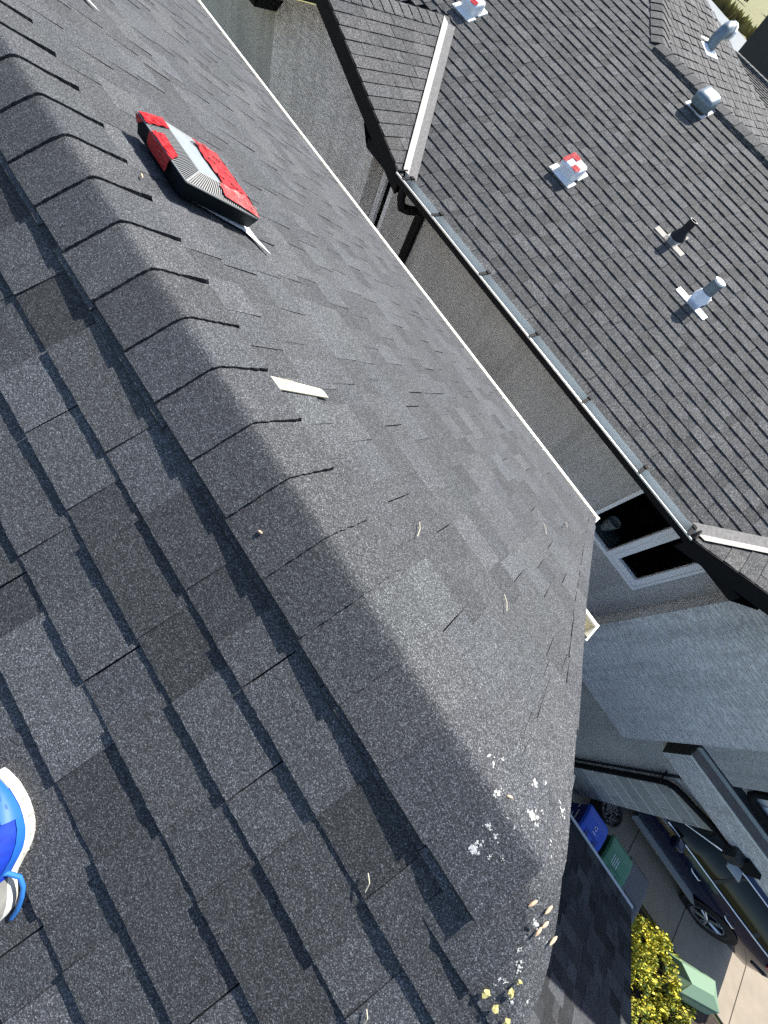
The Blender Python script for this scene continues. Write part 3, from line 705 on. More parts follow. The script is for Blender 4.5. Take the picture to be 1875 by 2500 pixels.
    mk.build('printed_mark', 'ink', tpo, kind='stuff')
    return t
v1 = box_vent(-1.835, 'low dark louvred roof vent patched with red tape on the near house')
v1.location = v1.location
v2 = copy_tree(v1, v1.location+Vector((-1.751*S, .012*S, -.006*S)), 'second low vent whose white flange corner shows at the top edge of the photo')

# ------------------------------------------------------------------ vents on the neighbouring roof
def fN(x, t, o): return Vector(pN(x, t, o))
def rounded_box(mb, P, hx, hy, z0, z1, r=.045, taper=.0, n=5):
    def ringp(hx_, hy_, z, rr):
        out = []
        for cx, cy, a0 in ((1, 1, 0), (-1, 1, 90), (-1, -1, 180), (1, -1, 270)):
            for k in range(n):
                a = math.radians(a0+90*k/(n-1)); out.append(P(cx*(hx_-rr)+rr*math.cos(a), cy*(hy_-rr)+rr*math.sin(a), z))
        return out
    rings = [ringp(hx-taper, hy-taper, z0, r), ringp(hx, hy, z1-r*.8, r)]
    for k in range(1, 5):
        a = math.radians(90*k/4); q = r*(1-math.cos(a)); rings.append(ringp(hx-q, hy-q, z1-r*.8+r*.8*math.sin(a), max(r-q*.3, .01)))
    mb.grid(rings, close=True); mb.face(rings[-1])
def box_vent_white(x, t_, label):
    L = fN(x, t_, 0); t = thing('roof_vent', label, 'roof vent', L, 'white box vents with red tape')
    P = lambda a, b, o: fN(x+a, t_+b, o)
    mb = MB(); mb.hexa([P(-.14, -.21, .004), P(.14, -.21, .004), P(.14, .2, .004), P(-.14, .2, .004), P(-.14, -.21, .02), P(.14, -.21, .02), P(.14, .2, .02), P(-.14, .2, .02)]); mb.build('flange', 'vwhite', t)
    mb = MB()
    mb = None
    for a in (-.205, .105):
        mb = MB(); mb.hexa([P(a, -.215, .006), P(a+.1, -.215, .006), P(a+.1, -.07, .006), P(a, -.07, .006), P(a, -.215, .026), P(a+.1, -.215, .026), P(a+.1, -.07, .026), P(a, -.07, .026)]); mb.build('flange_tab', 'white', t)
    mb = MB(); mb.hexa([P(.13, .0, .006), P(.17, .0, .006), P(.17, .18, .006), P(.13, .18, .006), P(.13, .0, .026), P(.17, .0, .026), P(.17, .18, .026), P(.13, .18, .026)])
    mb.build('flange_tab', 'white', t)
    for a in (-.16, .17):
        mb = MB(); mb.tube([P(a, -.2, .02), P(a, -.2, .03)], .008, 6); mb.build('screw', 'dkmetal', t)
    mb = MB(); rounded_box(mb, P, .15, .125, .015, .14, .04, .012); mb.build('hood', 'vwhite', t, smooth=True)
    mb = MB(); rm_ = MB()
    for (a0, a1, b0, b1) in ((-.135, -.0, .02, .11), (-.135, -.07, -.115, .02), (.03, .14, -.11, -.015)):
        rows = []
        for i in range(7):
            rows.append([P(lerp(a0, a1, i/6), lerp(b0, b1, j/6), .14+.003+random.uniform(0, .005)) for j in range(7)])
        mb.grid(rows)
    mb.build('red_tape', 'red', t, smooth=True)
    mb = MB(); mb.grid([[P(-.156, -.115, .08), P(-.156, -.05, .08)], [P(-.156, -.11, .115), P(-.156, -.04, .115)], [P(-.132, -.115, .145), P(-.132, -.01, .145)]]); mb.build('red_tape', 'red', t)
    return t
a1 = box_vent_white(-3.06, 1.9, 'white box vent with red tape in the middle of the neighbouring roof slope')
copy_tree(a1, V(fN(-6.15, 2.555, 0)), 'white box vent with red tape behind the gable ridge at the top edge')
# dome vent, grey
t = thing('roof_vent', 'grey domed metal vent standing near the ridge of the neighbouring roof', 'roof vent', fN(-3.1, 4.58, 0))
P = lambda a, b, o: fN(-3.1+a, 4.58+b, o)
mb = MB(); mb.hexa([P(-.19, -.15, .003), P(.17, -.15, .003), P(.17, .2, .003), P(-.19, .2, .003), P(-.19, -.15, .015), P(.17, -.15, .015), P(.17, .2, .015), P(-.19, .2, .015)]); mb.build('flange', 'vwhite', t)
mb = MB(); rounded_box(mb, P, .125, .13, .01, .1, .04); mb.build('neck', 'dkmetal', t, smooth=True)
mb = MB(); rounded_box(mb, P, .155, .155, .06, .19, .07, .0, 6); mb.build('hood', 'zinc', t, smooth=True)
# plumbing stacks
def plus_flange(t, P, mt):
    mb = MB()
    for q in ((-.26, -.2, .25, -.115), (-.095, -.2, .095, .12)):
        mb.hexa([P(q[0], q[1], .004), P(q[2], q[1], .004), P(q[2], q[3], .004), P(q[0], q[3], .004), P(q[0], q[1], .02), P(q[2], q[1], .02), P(q[2], q[3], .02), P(q[0], q[3], .02)])
    mb.build('flange', mt, t)
def stack(x, y, hgt, r0, label, mtp, mtf, cone):
    t_ = yt(y); t = thing('vent_pipe', label, 'vent pipe', fN(x, t_, 0)); P = lambda a, b, o: fN(x+a, t_+b, o); plus_flange(t, P, mtf)
    c = fN(x, t_, 0); n = 18
    cr = lambda r_, h_, off=0: [(c.x+r_*math.cos(2*math.pi*k/n), c.y+r_*math.sin(2*math.pi*k/n), c.z+h_+(off*.333*r_*math.sin(2*math.pi*k/n))) for k in range(n)]
    mb = MB(); mb.grid([cr(r0*cone, .02, 1), cr(r0*1.18, .09), cr(r0*1.02, .1)], close=True); mb.build('collar', mtf if cone < 1.6 else 'rubber', t, smooth=True)
    mb = MB(); mb.grid([cr(r0, -.02), cr(r0, hgt), cr(r0*.86, hgt), cr(r0*.86, hgt-.15)], close=True); mb.face(cr(r0*.86, hgt-.14)); mb.build('pipe', mtp, t)
    return t, cr
t, cr = stack(-1.54, 7.1, .225, .055, 'open black plumbing pipe on a tan flashing between two white vents', 'rubber', 'mast', 1.9)
mb = MB(); q = cr(.055, .226); qi = cr(.047, .226); mb.grid([q, qi], close=True); mb.build('rim', mat('grey_rim', (.45, .44, .42), .6), t)
t, cr = stack(-.69, 6.7, .25, .075, 'short galvanised pipe with a white cap on a white flashing, lowest on the slope', 'zinc', 'vwhite', 1.5)
mb = MB(); mb.grid([cr(.078, .24), cr(.078, .262), cr(.05, .268)], close=True); mb.face(cr(.05, .268)); mb.build('cap', 'vwhite', t)
# bent vent on the far hip slope
c = Vector((-4.72, 11.95, -.86)); t = thing('vent_pipe', 'bent galvanised gooseneck vent on the far hip slope at top right', 'vent pipe', c)
mb = MB(); mb.tube([c, c+Vector((0, 0, .12)), c+Vector((.01, .02, .2)), c+Vector((.0, .12, .25)), c+Vector((-.02, .3, .26))], [.1, .1, .1, .105, .11], 12); mb.build('duct', 'zinc', t, smooth=True)
mb = MB(); mb.tube([c+Vector((-.02, .3, .26)), c+Vector((-.02, .4, .26))], .12, 12); mb.build('hood_end', 'vwhite', t)
mb = MB(); mb.hexa([c+Vector(v) for v in ((-.15, -.4, .02), (.2, -.4, -.07), (.2, .2, -.07), (-.15, .2, .03), (-.15, -.4, .05), (.2, -.4, -.04), (.2, .2, -.04), (-.15, .2, .06))]); mb.build('flange', 'vwhite', t)

# ------------------------------------------------------------------ bins, planter
def bin_(x0, x1, y0, y1, h, body, lid, label, tilt=0, inset=.09):
    zb = -G+.016; t = thing('wheelie_bin', label, 'bin', ((x0+x1)/2, (y0+y1)/2, zb), 'wheelie bins beside the lower roof')
    zt = zb+h; mb = MB(); i_ = inset
    mb.hexa([(x0+i_, y0+i_, zb), (x1-i_, y0+i_, zb), (x1-i_, y1-i_, zb), (x0+i_, y1-i_, zb), (x0+.02, y0+.02, zt-.06), (x1-.02, y0+.02, zt-.06), (x1-.02, y1-.03, zt-.06), (x0+.02, y1-.03, zt-.06)]); mb.build('body', body, t)
    mb = MB(); rows = []
    for k, (yy, dz) in enumerate(((y0-.01, -.03), (y0+.02, .015), (lerp(y0, y1, .35), .035), (lerp(y0, y1, .7), .03), (y1-.05, .0), (y1, -.03), (y1+.01, -.07))):
        e = .0 if 0 < k < 5 else .04
        rows.append([(x0-.01+e, yy, zt+dz-.05+tilt*(yy-y0)), (x0+.015+e*.5, yy, zt+dz-.005+tilt*(yy-y0)), (x0+.06, yy, zt+dz+tilt*(yy-y0)), (x1-.06, yy, zt+dz+tilt*(yy-y0)), (x1-.015-e*.5, yy, zt+dz-.005+tilt*(yy-y0)), (x1+.01-e, yy, zt+dz-.05+tilt*(yy-y0))])
    mb.grid(rows); lo = mb.build('lid', lid, t)
    mb = MB()
    for a in (.22, .62): mb.box((lerp(x0, x1, a), y0+.06, zt+.02), (lerp(x0, x1, a)+.09, y0+.14, zt+.036))
    mb.box((lerp(x0, x1, .2), lerp(y0, y1, .28), zt+.03), (lerp(x0, x1, .8), lerp(y0, y1, .3), zt+.04)); mb.build('lid_rib', body, lo)
    mb = MB(); mb.tube([(x0+.05, y0-.05, zt-.05), (x1-.05, y0-.05, zt-.05)], .018, 7); mb.build('handle', body, t)
    for xx in (x0+.06, x1-.12):
        mb = MB(); mb.tube([(xx, y0+.06, zb+.11), (xx+.06, y0+.06, zb+.11)], .11, 14); mb.build('wheel', 'rubber', t)
    return t, lo, zt
M['blue'] = mat('blue_plastic', (.015, .07, .42), .45); M['navy'] = mat('dark_blue_plastic', (.012, .02, .13), .5)
M['green'] = mat('green_plastic', (.02, .085, .045), .45); M['greenl'] = mat('lid_green_plastic', (.045, .16, .085), .4); M['blackp'] = mat('black_plastic', (.03, .03, .032), .5)
M['ink3'] = mat('white_print', (.6, .62, .65), .6)
t, lo, zt = bin_(5.98, 6.55, 4.13, 4.76, 1.13, 'navy', 'blue', 'blue wheelie bin with bright blue lid nearest the stone wall', .0)
mb = MB(); cx, cy = 6.27, 4.48
for k in range(3):
    a0 = math.radians(120*k+20); pts = [(cx+.042*math.cos(a0+a*.3)*1., cy+.042*math.sin(a0+a*.3), zt+.041) for a in range(6)]; pin = [(cx+.026*math.cos(a0+a*.3), cy+.026*math.sin(a0+a*.3), zt+.041) for a in range(6)]
    mb.grid([pts, pin])
mb.box((cx-.04, cy-.1, zt+.038), (cx+.05, cy-.085, zt+.041)); mb.build('recycling_mark', 'ink3', lo)
mb = MB(); 
for k, (a, b) in enumerate(((.1, .36), (.42, .5), (.12, .3))): mb.face([(5.985+.01*k, 4.2+a, zt-.22-.07*k), (5.985+.01*k, 4.2+b, zt-.22-.07*k), (5.983+.01*k, 4.2+b, zt-.19-.07*k), (5.983+.01*k, 4.2+a, zt-.19-.07*k)])
mb.build('printed_text', 'ink3', t)
t, lo, zt = bin_(6.63, 7.22, 4.08, 4.76, 1.17, 'green', 'greenl', 'green wheelie bin between the blue and the black one', .02)
mb = MB()
for k in range(4): mb.box((6.78+.045*k, 4.3, zt+.042), (6.79+.045*k, 4.5-.03*(k % 2), zt+.046))
mb.build('printed_text', 'ink3', lo)
bin_(7.34, 7.9, 4.05, 4.95, .98, 'blackp', mat('worn_black_lid', (.07, .07, .073), .45), 'black wheelie bin with a dusty grey-black lid, nearest the yellow shrub', -.02)
c0 = (6.98, 5.5); t = thing('planter', 'round dark pot filled with pale gravel against the stone wall', 'planter', (6.98, 5.5, -G))
mb = MB(); z0 = -G+.02
mb.grid([ring(.2, z0), ring(.29, z0+.42), ring(.3, z0+.44), ring(.265, z0+.44), ring(.25, z0+.36)], close=True); mb.build('pot', 'blackp', t, smooth=True)
mb = MB(); random.seed(8)
for k in range(260):
    a = random.uniform(0, 6.28); r_ = .25*math.sqrt(random.random()); p = Vector((c0[0]+r_*math.cos(a), c0[1]+r_*math.sin(a), z0+.37+random.uniform(0, .03))); q = random.uniform(.012, .024)
    d1_ = Vector((random.uniform(-1, 1), random.uniform(-1, 1), random.uniform(-.3, .3))).normalized()*q; d2_ = Vector((-d1_.y, d1_.x, random.uniform(-.01, .01))); mb.face([p-d1_, p-d2_, p+d1_, p+d2_], random.uniform(.3, 1.2))
m = mat('pot_gravel', (.3, .29, .27), .9); g = NG(m); g.col(g.mul(g.attr(), (.3, .28, .25))); M['pg'] = m
mb.build('gravel', 'pg', t, kind='stuff')

# ------------------------------------------------------------------ car (metres, nose towards -X)
M['paint'] = mat('blue_car_paint', (.0012, .0065, .03), .32, 0, .2); b = M['paint'].node_tree.nodes['Principled BSDF']; b.inputs['Coat Weight'].default_value = .6; b.inputs['Coat Roughness'].default_value = .03
M['cglass'] = mat('tinted_glass', (.006, .009, .007), .03, 0, .22); M['chrome'] = mat('chrome', (.75, .76, .78), .12, 1); M['trim'] = mat('black_trim', (.012, .012, .013), .5)
m = noisy('ribbed_step', (.3, .3, .29), .9, 130, .5, .1); M['step'] = m; M['tail'] = mat('red_lens', (.5, .01, .015), .15); M['tan'] = mat('tan_leather', (.4, .2, .1), .6)
CX, CY = 5.72*S, 7.02*S
car = thing('car', 'dark blue SUV with chrome trim and roof rails parked on the driveway', 'car', (8.2, 7.02, -G))
def cpnt(x, y, z): return (CX+x, CY+y, z+.018)
st = [(0, .70, .74, .74, .5), (.12, .84, .86, .88, .6), (.5, .92, .96, 1.0, .66), (1.0, .95, 1.02, 1.07, .7), (1.45, .955, 1.07, 1.12, .72), (1.9, .96, 1.09, 1.44, .66), (2.25, .96, 1.1, 1.63, .6), (2.7, .96, 1.11, 1.69, .585), (3.4, .96, 1.13, 1.7, .58), (4.0, .955, 1.16, 1.66, .57), (4.4, .94, 1.19, 1.58, .55), (4.62, .91, 1.2, 1.42, .56), (4.78, .88, 1.08, 1.12, .6), (4.86, .8, .72, .75, .6)]
body = MB(); rows = []
def prof(hw, zb, zr, wr):
    half = [(hw*.86, .26), (hw*.97, .36), (hw*.985, .52), (hw, .70), (hw*.985, .88 if zb > .9 else zb-.02), (hw*.945, zb), (max(wr+.045, wr), max(zr-.075, zb)), (wr-.05, zr-.012), (wr*.5, zr+.02), (0, zr+.028)]
    return half
for (x, hw, zb, zr, wr) in st:
    h = prof(hw, zb, zr, wr); rows.append([cpnt(x, -y, z) for y, z in h]+[cpnt(x, y, z) for y, z in h[-2::-1]])
n = len(rows[0]); i0 = len(body.v)
for r in rows: body.v += r
for a in range(len(rows)-1):
    for b_ in range(n-1):
        mi = 0; k = min(b_, n-2-b_); xm = (st[a][0]+st[a+1][0])/2
        if k == 5 and 1.5 < xm < 4.5: mi = 1
        if k >= 6 and 1.4 < xm < 2.25: mi = 1
        if k >= 7 and 2.25 < xm < 4.0: mi = 1
        if k >= 6 and 4.5 < xm < 4.75: mi = 1
        if k == 0: mi = 2
        body.f.append((i0+a*n+b_, i0+a*n+b_+1, i0+(a+1)*n+b_+1, i0+(a+1)*n+b_)[::-1]); body.t.append((1, 1, 1)); body.m.append(mi)
body.face(rows[0]); body.face(rows[-1][::-1]); body.build('body', ['paint', 'cglass', 'trim'], car, smooth=True, metres=True)
def side_line(zf_, xs, r, mt, name, yoff=0):
    mb = MB(); mb.tube([cpnt(x, *zf_(x)) for x in xs], r, 7); mb.build(name, mt, car, smooth=True, metres=True)
def att(x, i):
    for A, B in zip(st, st[1:]):
        if x <= B[0]:
            u = (x-A[0])/(B[0]-A[0]); pa, pb = prof(*A[1:])[i], prof(*B[1:])[i]; return (-lerp(pa[0], pb[0], u), lerp(pa[1], pb[1], u))
    return (0, 0)
xs = [1.55+.14*k for k in range(22)]
side_line(lambda x: (att(x, 5)[0]-.008, att(x, 5)[1]+.01), xs, .014, 'chrome', 'chrome_belt_trim')
xs2 = [1.6, 1.9, 2.1, 2.25, 2.5, 2.7, 3.0, 3.4, 3.7, 4.0, 4.3, 4.45]
side_line(lambda x: (att(x, 6)[0]-.004, att(x, 6)[1]), xs2, .013, 'chrome', 'chrome_window_trim')
for x in (2.75, 3.75):
    mb = MB(); a, b_ = att(x, 5), att(x, 6); mb.hexa([cpnt(x-.04, a[0]-.006, a[1]), cpnt(x+.04, a[0]-.006, a[1]), cpnt(x+.04, a[0]+.03, a[1]), cpnt(x-.04, a[0]+.03, a[1]), cpnt(x-.03, b_[0]-.006, b_[1]), cpnt(x+.03, b_[0]-.006, b_[1]), cpnt(x+.03, b_[0]+.03, b_[1]), cpnt(x-.03, b_[0]+.03, b_[1])]); mb.build('window_pillar', 'trim', car, metres=True)
for s_ in (-1, 1):
    mb = MB(); mb.tube([cpnt(x, s_*(abs(att(x, 7)[0])+.0), att(x, 7)[1]+(.06 if 2.35 < x < 4.1 else .0)) for x in (2.2, 2.4, 2.7, 3.1, 3.5, 3.9, 4.05, 4.25)], .02, 8); mb.build('roof_rail', 'chrome', car, smooth=True, metres=True)
mb = MB(); mb.tube([cpnt(3.62, -.56, 1.79), cpnt(3.62, .56, 1.79)], .03, 8); mb.build('roof_crossbar', 'chrome', car, metres=True)
mb = MB(); mb.hexa([cpnt(1.55, -1.045, .36), cpnt(3.35, -1.045, .36), cpnt(3.25, -.93, .36), cpnt(1.55, -.93, .36), cpnt(1.5, -1.045, .41), cpnt(3.4, -1.045, .41), cpnt(3.25, -.93, .42), cpnt(1.6, -.93, .42)]); mb.build('running_board', 'step', car, metres=True)
for x in (2.62, 3.55):
    mb = MB(); mb.tube([cpnt(x-.11, -.962, .90), cpnt(x-.07, -.995, .91), cpnt(x+.09, -.995, .91), cpnt(x+.12, -.965, .91)], .014, 7); mb.build('door_handle', 'chrome', car, smooth=True, metres=True)
for x in (1.62, 2.78, 3.86):
    mb = MB(); pts = [(-(abs(att(x, i)[0])+.002), att(x, i)[1]) for i in (1, 2, 3, 4, 5)]; mb.grid([[cpnt(x, *p) for p in pts], [cpnt(x+.008, *p) for p in pts]]); mb.build('door_seam', 'trim', car, metres=True)
mb = MB(); Pm = lambda a, b_, o: cpnt(1.86+a, -1.06+b_, 1.12+o); rounded_box(mb, Pm, .09, .11, -.07, .08, .05); mb.build('mirror', 'paint', car, smooth=True, metres=True)
def wheel(x):
    mb = MB(); n_ = 28; cz = .37; y0, y1 = -.975, -.74
    c_ = lambda r_, y: [cpnt(x+r_*math.cos(2*math.pi*k/n_), y, cz+r_*math.sin(2*math.pi*k/n_)) for k in range(n_)]
    arch = MB(); arch.grid([c_(.46, -.968), c_(.30, -.964)], close=True); arch.build('wheel_arch', 'trim', car, metres=True)
    mb.grid([c_(.27, y0+.01), c_(.30, y0-.005), c_(.35, y0), c_(.37, y0+.04), c_(.37, y1)], close=True); wh = mb.build('wheel', 'rubber', car, smooth=True, metres=True)
    mb = MB(); mb.face(c_(.27, y0+.05)); mb.build('hub_disc', 'trim', wh, metres=True)
    mb = MB(); mb.grid([c_(.272, y0+.01), c_(.272, y0-.004), c_(.25, y0), c_(.245, y0+.04)], close=True)
    for k in range(5):
        for dlt in (-.13, .13):
            a = 2*math.pi*k/5+.3; b_ = a+dlt
            p0 = Vector(cpnt(x+.03*math.cos(a), y0+.01, cz+.03*math.sin(a))); p1 = Vector(cpnt(x+.25*math.cos(b_), y0+.003, cz+.25*math.sin(b_))); mb.tube([p0, p1], [.03, .016], 6)
    mb.tube([cpnt(x, y0+.02, cz), cpnt(x, y0-.006, cz)], .05, 12); mb.build('rim', mat('alloy', (.5, .51, .53), .3, .9), wh, metres=True)
wheel(.92); wheel(3.78)
mb = MB(); mb.hexa([cpnt(4.4, -.945, .98), cpnt(4.8, -.86, .98), cpnt(4.75, -.8, .98), cpnt(4.4, -.9, .98), cpnt(4.35, -.925, 1.14), cpnt(4.76, -.84, 1.12), cpnt(4.7, -.78, 1.12), cpnt(4.35, -.88, 1.14)]); mb.build('tail_light', 'tail', car, metres=True)
mb = MB(); mb.tube([cpnt(4.45, -.93, .72), cpnt(4.7, -.9, .74), cpnt(4.84, -.82, .74)], .03, 7); mb.build('bumper_trim', 'trim', car, metres=True)

# ------------------------------------------------------------------ utility box, rail, shrubs
M['ubox'] = mat('pale_green_paint', (.14, .22, .15), .5); M['uboxd'] = mat('dark_green_panel', (.03, .07, .04), .5)
t = thing('utility_box', 'pale green utility cabinet on the kerb side beside the shrubs', 'utility cabinet', (9.8, 4.6, -G))
UA, UB, UO = Vector((.894, .447, 0)), Vector((-.447, .894, 0)), Vector((9.41, 4.2, 0))
def U(a, b_, z): q = UO+UA*a+UB*b_; return (q.x, q.y, z)
mb = MB(); secs = []
for a, sh in ((-.02, 0), (.0, 0), (.93, 0), (.95, 0)):
    secs.append([U(a, -.14, -8.3), U(a, -.13, -8.16), U(a+.02, .0, -7.94), U(a+(.22 if a < .5 else -.2), .2, -7.88), U(a+(.1 if a < .5 else 0), .42, -8.0), U(a, .46, -8.3)])
mb.grid(secs); mb.face(secs[0]); mb.face(secs[-1][::-1]); hood = mb.build('hood', 'ubox', t)
mb = MB(); mb.hexa([U(0, -.1, -G), U(.93, -.1, -G), U(.93, .44, -G), U(0, .44, -G), U(0, -.1, -8.25), U(.93, -.1, -8.25), U(.93, .44, -8.25), U(0, .44, -8.25)]); mb.build('base', 'uboxd', t)
mb = MB(); mb.tube([U(.02, -.03, -7.985), U(.93, -.03, -7.985)], .005, 5); mb.build('seam', 'uboxd', hood)
for a, wd, hh in ((.2, .025, .12), (.36, .02, .1), (.48, .1, .12), (.68, .03, .1), (.8, .03, .09)):
    mb = MB(); mb.face([U(a, -.104, -8.6), U(a+wd, -.104, -8.6), U(a+wd, -.104, -8.6+hh), U(a, -.104, -8.6+hh)]); mb.build('warning_label', 'ink3', t)
t = thing('handrail', 'black metal rail below the lower roof at the bottom edge', 'handrail', (8.1, 2.6, -G))
for q in (0, .22):
    mb = MB(); mb.box((6.75, 2.42-q*.6, -7.35-q), (9.4, 2.47-q*.6, -7.28-q)); mb.build('bar', 'black', t)
for x in (6.8, 8.1, 9.35):
    mb = MB(); mb.box((x, 2.42, -G), (x+.05, 2.47, -7.3)); mb.build('post', 'black', t)
YEL = [(.48, .42, .03), (.55, .5, .06), (.4, .37, .03), (.2, .23, .03), (.6, .54, .1), (.14, .18, .03)]; OLV = [(.16, .18, .03), (.24, .25, .04), (.1, .12, .02), (.4, .33, .12)]; GRN = [(.05, .09, .02), (.1, .16, .03)]
random.seed(12)
def shrub(name, cx, cy, rad, hgt, n, cols, lab, leaf=.034):
    t = thing(name, lab, 'shrub', (cx, cy, -G)); mb = MB(); st_ = MB()
    for k in range(int(n/42)):
        a = random.uniform(0, 6.28); r_ = rad*math.sqrt(random.random()); p = Vector((cx+r_*math.cos(a), cy+r_*math.sin(a), -G+hgt*(1-.45*(r_/rad)**2)*random.uniform(.62, 1.05)))
        st_.tube([(lerp(cx, p.x, .35), lerp(cy, p.y, .35), -G), (lerp(cx, p.x, .8), lerp(cy, p.y, .8), lerp(-G, p.z, .6)), p], [.014, .01, .005], 4, caps=False)
        crown(mb, p, .10, 42, leaf, cols if random.random() > .22 else GRN+cols, .9)
    st_.build('stem', 'bark', t); mb.build('leaves', 'leaf', t); return t
shrub('shrub', 8.35, 3.95, .62, 1.05, 2600, YEL, 'yellow leaved shrub at the corner of the lower roof next to the bins')
shrub('shrub', 9.05, 4.15, .68, .95, 3200, YEL, 'largest yellow leaved shrub in the middle of the driveway bed')
shrub('shrub', 9.75, 4.25, .5, .75, 1500, OLV+YEL[:2], 'sparse olive shrub right behind the green utility cabinet')
shrub('shrub', 9.2, 3.1, .75, .9, 3600, YEL, 'bright golden shrub cut by the bottom edge beside the lower roof', .026)
shrub('shrub', 10.2, 3.75, .55, .6, 1600, OLV, 'low pale olive shrub in front of the utility cabinet')

# ------------------------------------------------------------------ small things on the own roof
def surf(x, y, o): return Vector((x, y, roofz(x, y)+o))
t = thing('paper_wrapper', 'cream folded paper wrapper tucked under a ridge cap on the bright slope', 'paper', surf(-.71, YR+.3*CS, 0))
mb = MB(); rows = []
cor = [(-.751, .19), (-.703, .413), (-.664, .424), (-.697, .203)]
for i in range(9):
    u = i/8; a = (lerp(cor[0][0], cor[1][0], u), lerp(cor[0][1], cor[1][1], u)); b_ = (lerp(cor[3][0], cor[2][0], u), lerp(cor[3][1], cor[2][1], u))
    rows.append([surf(lerp(a[0], b_[0], v/4), YR+lerp(a[1], b_[1], v/4)*CS, .0125+.006*u+(.003 if v in (1, 2) else 0)) for v in range(5)])
mb.grid(rows); lowr = [r_[-1] for r_ in rows]; mb.grid([lowr, [p+Vector((.004, 0, -.004)) for p in lowr], [p+Vector((-.002, 0, -.006)) for p in lowr]]); pw = mb.build('sheet', 'paper', t, smooth=True)
mb = MB()
def pp(u, v, o=.004):
    a = rows[int(u*8)][0].lerp(rows[int(u*8)][-1], v); return a+Vector((0, 0, o+.003))
def pl_(u0, v0, u1, v1, r_=.0012):
    f = lambda u, v: (rows[min(int(u*8), 7)][0].lerp(rows[min(int(u*8), 7)+1][0], u*8-min(int(u*8), 7))).lerp(rows[min(int(u*8), 7)][-1].lerp(rows[min(int(u*8), 7)+1][-1], u*8-min(int(u*8), 7)), v)+Vector((0, 0, .007))
    mb.tube([f(lerp(u0, u1, k/4), lerp(v0, v1, k/4)) for k in range(5)], r_, 4)
pl_(.17, .05, .17, .95); pl_(.25, .12, .25, .8, .0008); pl_(.25, .12, .42, .12, .0008); pl_(.42, .12, .42, .85, .0008)
for v in (.3, .4, .55, .65): pl_(.5, v, .85, v, .0005); pl_(.28, v, .38, v, .0005)
mb.build('printed_lines', 'ink2', pw)
# shoe of the person on the roof
M['shoeb'] = noisy('blue_mesh', (.003, .028, .3), .35, 60, .75); M['shoel'] = mat('light_blue_overlay', (.014, .1, .42), .5); M['sole'] = noisy('white_foam_sole', (.56, .54, .49), .15, 40, .6); M['greyf'] = noisy('grey_fabric', (.17, .17, .155), .25, 45, .9, bump=.4); M['lace'] = mat('cream_lace', (.66, .6, .46), .8); M['lace2'] = mat('blue_cord', (.02, .13, .4), .6)
sh0 = Vector(pS1(0, 1.02, 0)); t = thing('shoe', 'blue running shoe with white sole standing on the shingles at the left edge', 'shoe', sh0)
def s1p(x, s, o): return Vector(pS1(x, s, 0))+Vector((0, -SN, CS))*o
# outline (x, s) of the right-hand rim, toe to heel; axis from toe to heel
AX0, AX1 = (-.145, .952), (.148, 1.090)
ax = Vector((AX1[0]-AX0[0], AX1[1]-AX0[1])); LN = ax.length; axn = ax/LN; pern = Vector((axn.y, -axn.x))
wr_ = [(0, .0), (.03, .014), (.06, .024), (.128, .045), (.24, .069), (.362, .084), (.44, .086), (.535, .077), (.624, .057), (.68, .04), (.734, .035), (.793, .036), (.87, .034), (.95, .022), (1, .0)]
wl_ = [(0, .0), (.04, .02), (.12, .035), (.25, .044), (.4, .046), (.6, .042), (.8, .04), (.95, .026), (1, .0)]
def so(u, side, f, o):
    wv = interp(u, wr_ if side > 0 else wl_)*f; q = Vector(AX0)+axn*(u*LN)+pern*(wv*side); return s1p(q.x, q.y, o)
us = [0, .015, .04, .08, .12, .18, .25, .32, .4, .46, .52, .58, .64, .7, .76, .82, .88, .94, .98, 1]
def loop(f, o): return [so(u, 1, f, o) for u in us]+[so(u, -1, f, o) for u in us[-2:0:-1]]
mb = MB(); mb.grid([loop(.84, .008), loop(.9, .014), loop(.92, .026), loop(.9, .036), loop(.85, .04)], close=True)
sole = mb.build('sole', 'sole', t, smooth=True)
mb = MB()
for u in (.1, .22, .34, .46, .58, .7):
    p = so(u, 1, .9, .014); q = so(u, 1, .925, .03); mb.tube([p, q], .0022, 5)
mb.build('sole_groove', mat('groove_grey', (.25, .24, .22), .8), sole)
hgt_ = [(0, .045), (.06, .058), (.15, .07), (.3, .088), (.45, .105), (.6, .125), (.75, .12), (.9, .13), (1, .12)]
rows = []
for u in us:
    h_ = interp(u, hgt_); row = []
    for k in range(13):
        a = math.pi*k/12; cs, sn_ = math.cos(a), math.sin(a); sd_ = 1 if cs >= 0 else -1
        row.append(so(u, sd_, 1.0*abs(cs)**.8*.88, .038+(h_-.038)*sn_**.8))
    rows.append(row)
mb = MB(); i0 = 0; mb.grid(rows)
for k, f in enumerate(mb.f): mb.m[k] = 1 if (us[k//12] > .66) else (2 if us[k//12] < .1 else 0)
mb.build('upper', ['shoeb', 'greyf', 'greyf'], t, smooth=True)
def onup(u, k, o=.003):
    h_ = interp(u, hgt_); a = math.pi*k/12; cs, sn_ = math.cos(a), math.sin(a); sd_ = 1 if cs >= 0 else -1; return so(u, sd_, (1.0*abs(cs)**.8*.88)*(1+o*9), .038+(h_-.038)*sn_**.8+o)
mb = MB(); mb.grid([[onup(u, k, .004) for k in (0, .7, 1.5, 2.3, kk)] for u, kk in ((.05, 4.5), (.09, 4.2), (.14, 3.7), (.2, 3.2), (.26, 3.0), (.31, 2.8))]); ov = mb.build('toe_overlay', 'shoel', t, smooth=True)
mb = MB(); mb.grid([[onup(u, k, .0035) for k in (0, .5, .9)] for u in (.31, .38, .46, .54, .6, .66)]); mb.build('side_overlay', 'shoel', t, smooth=True)
mb = MB()
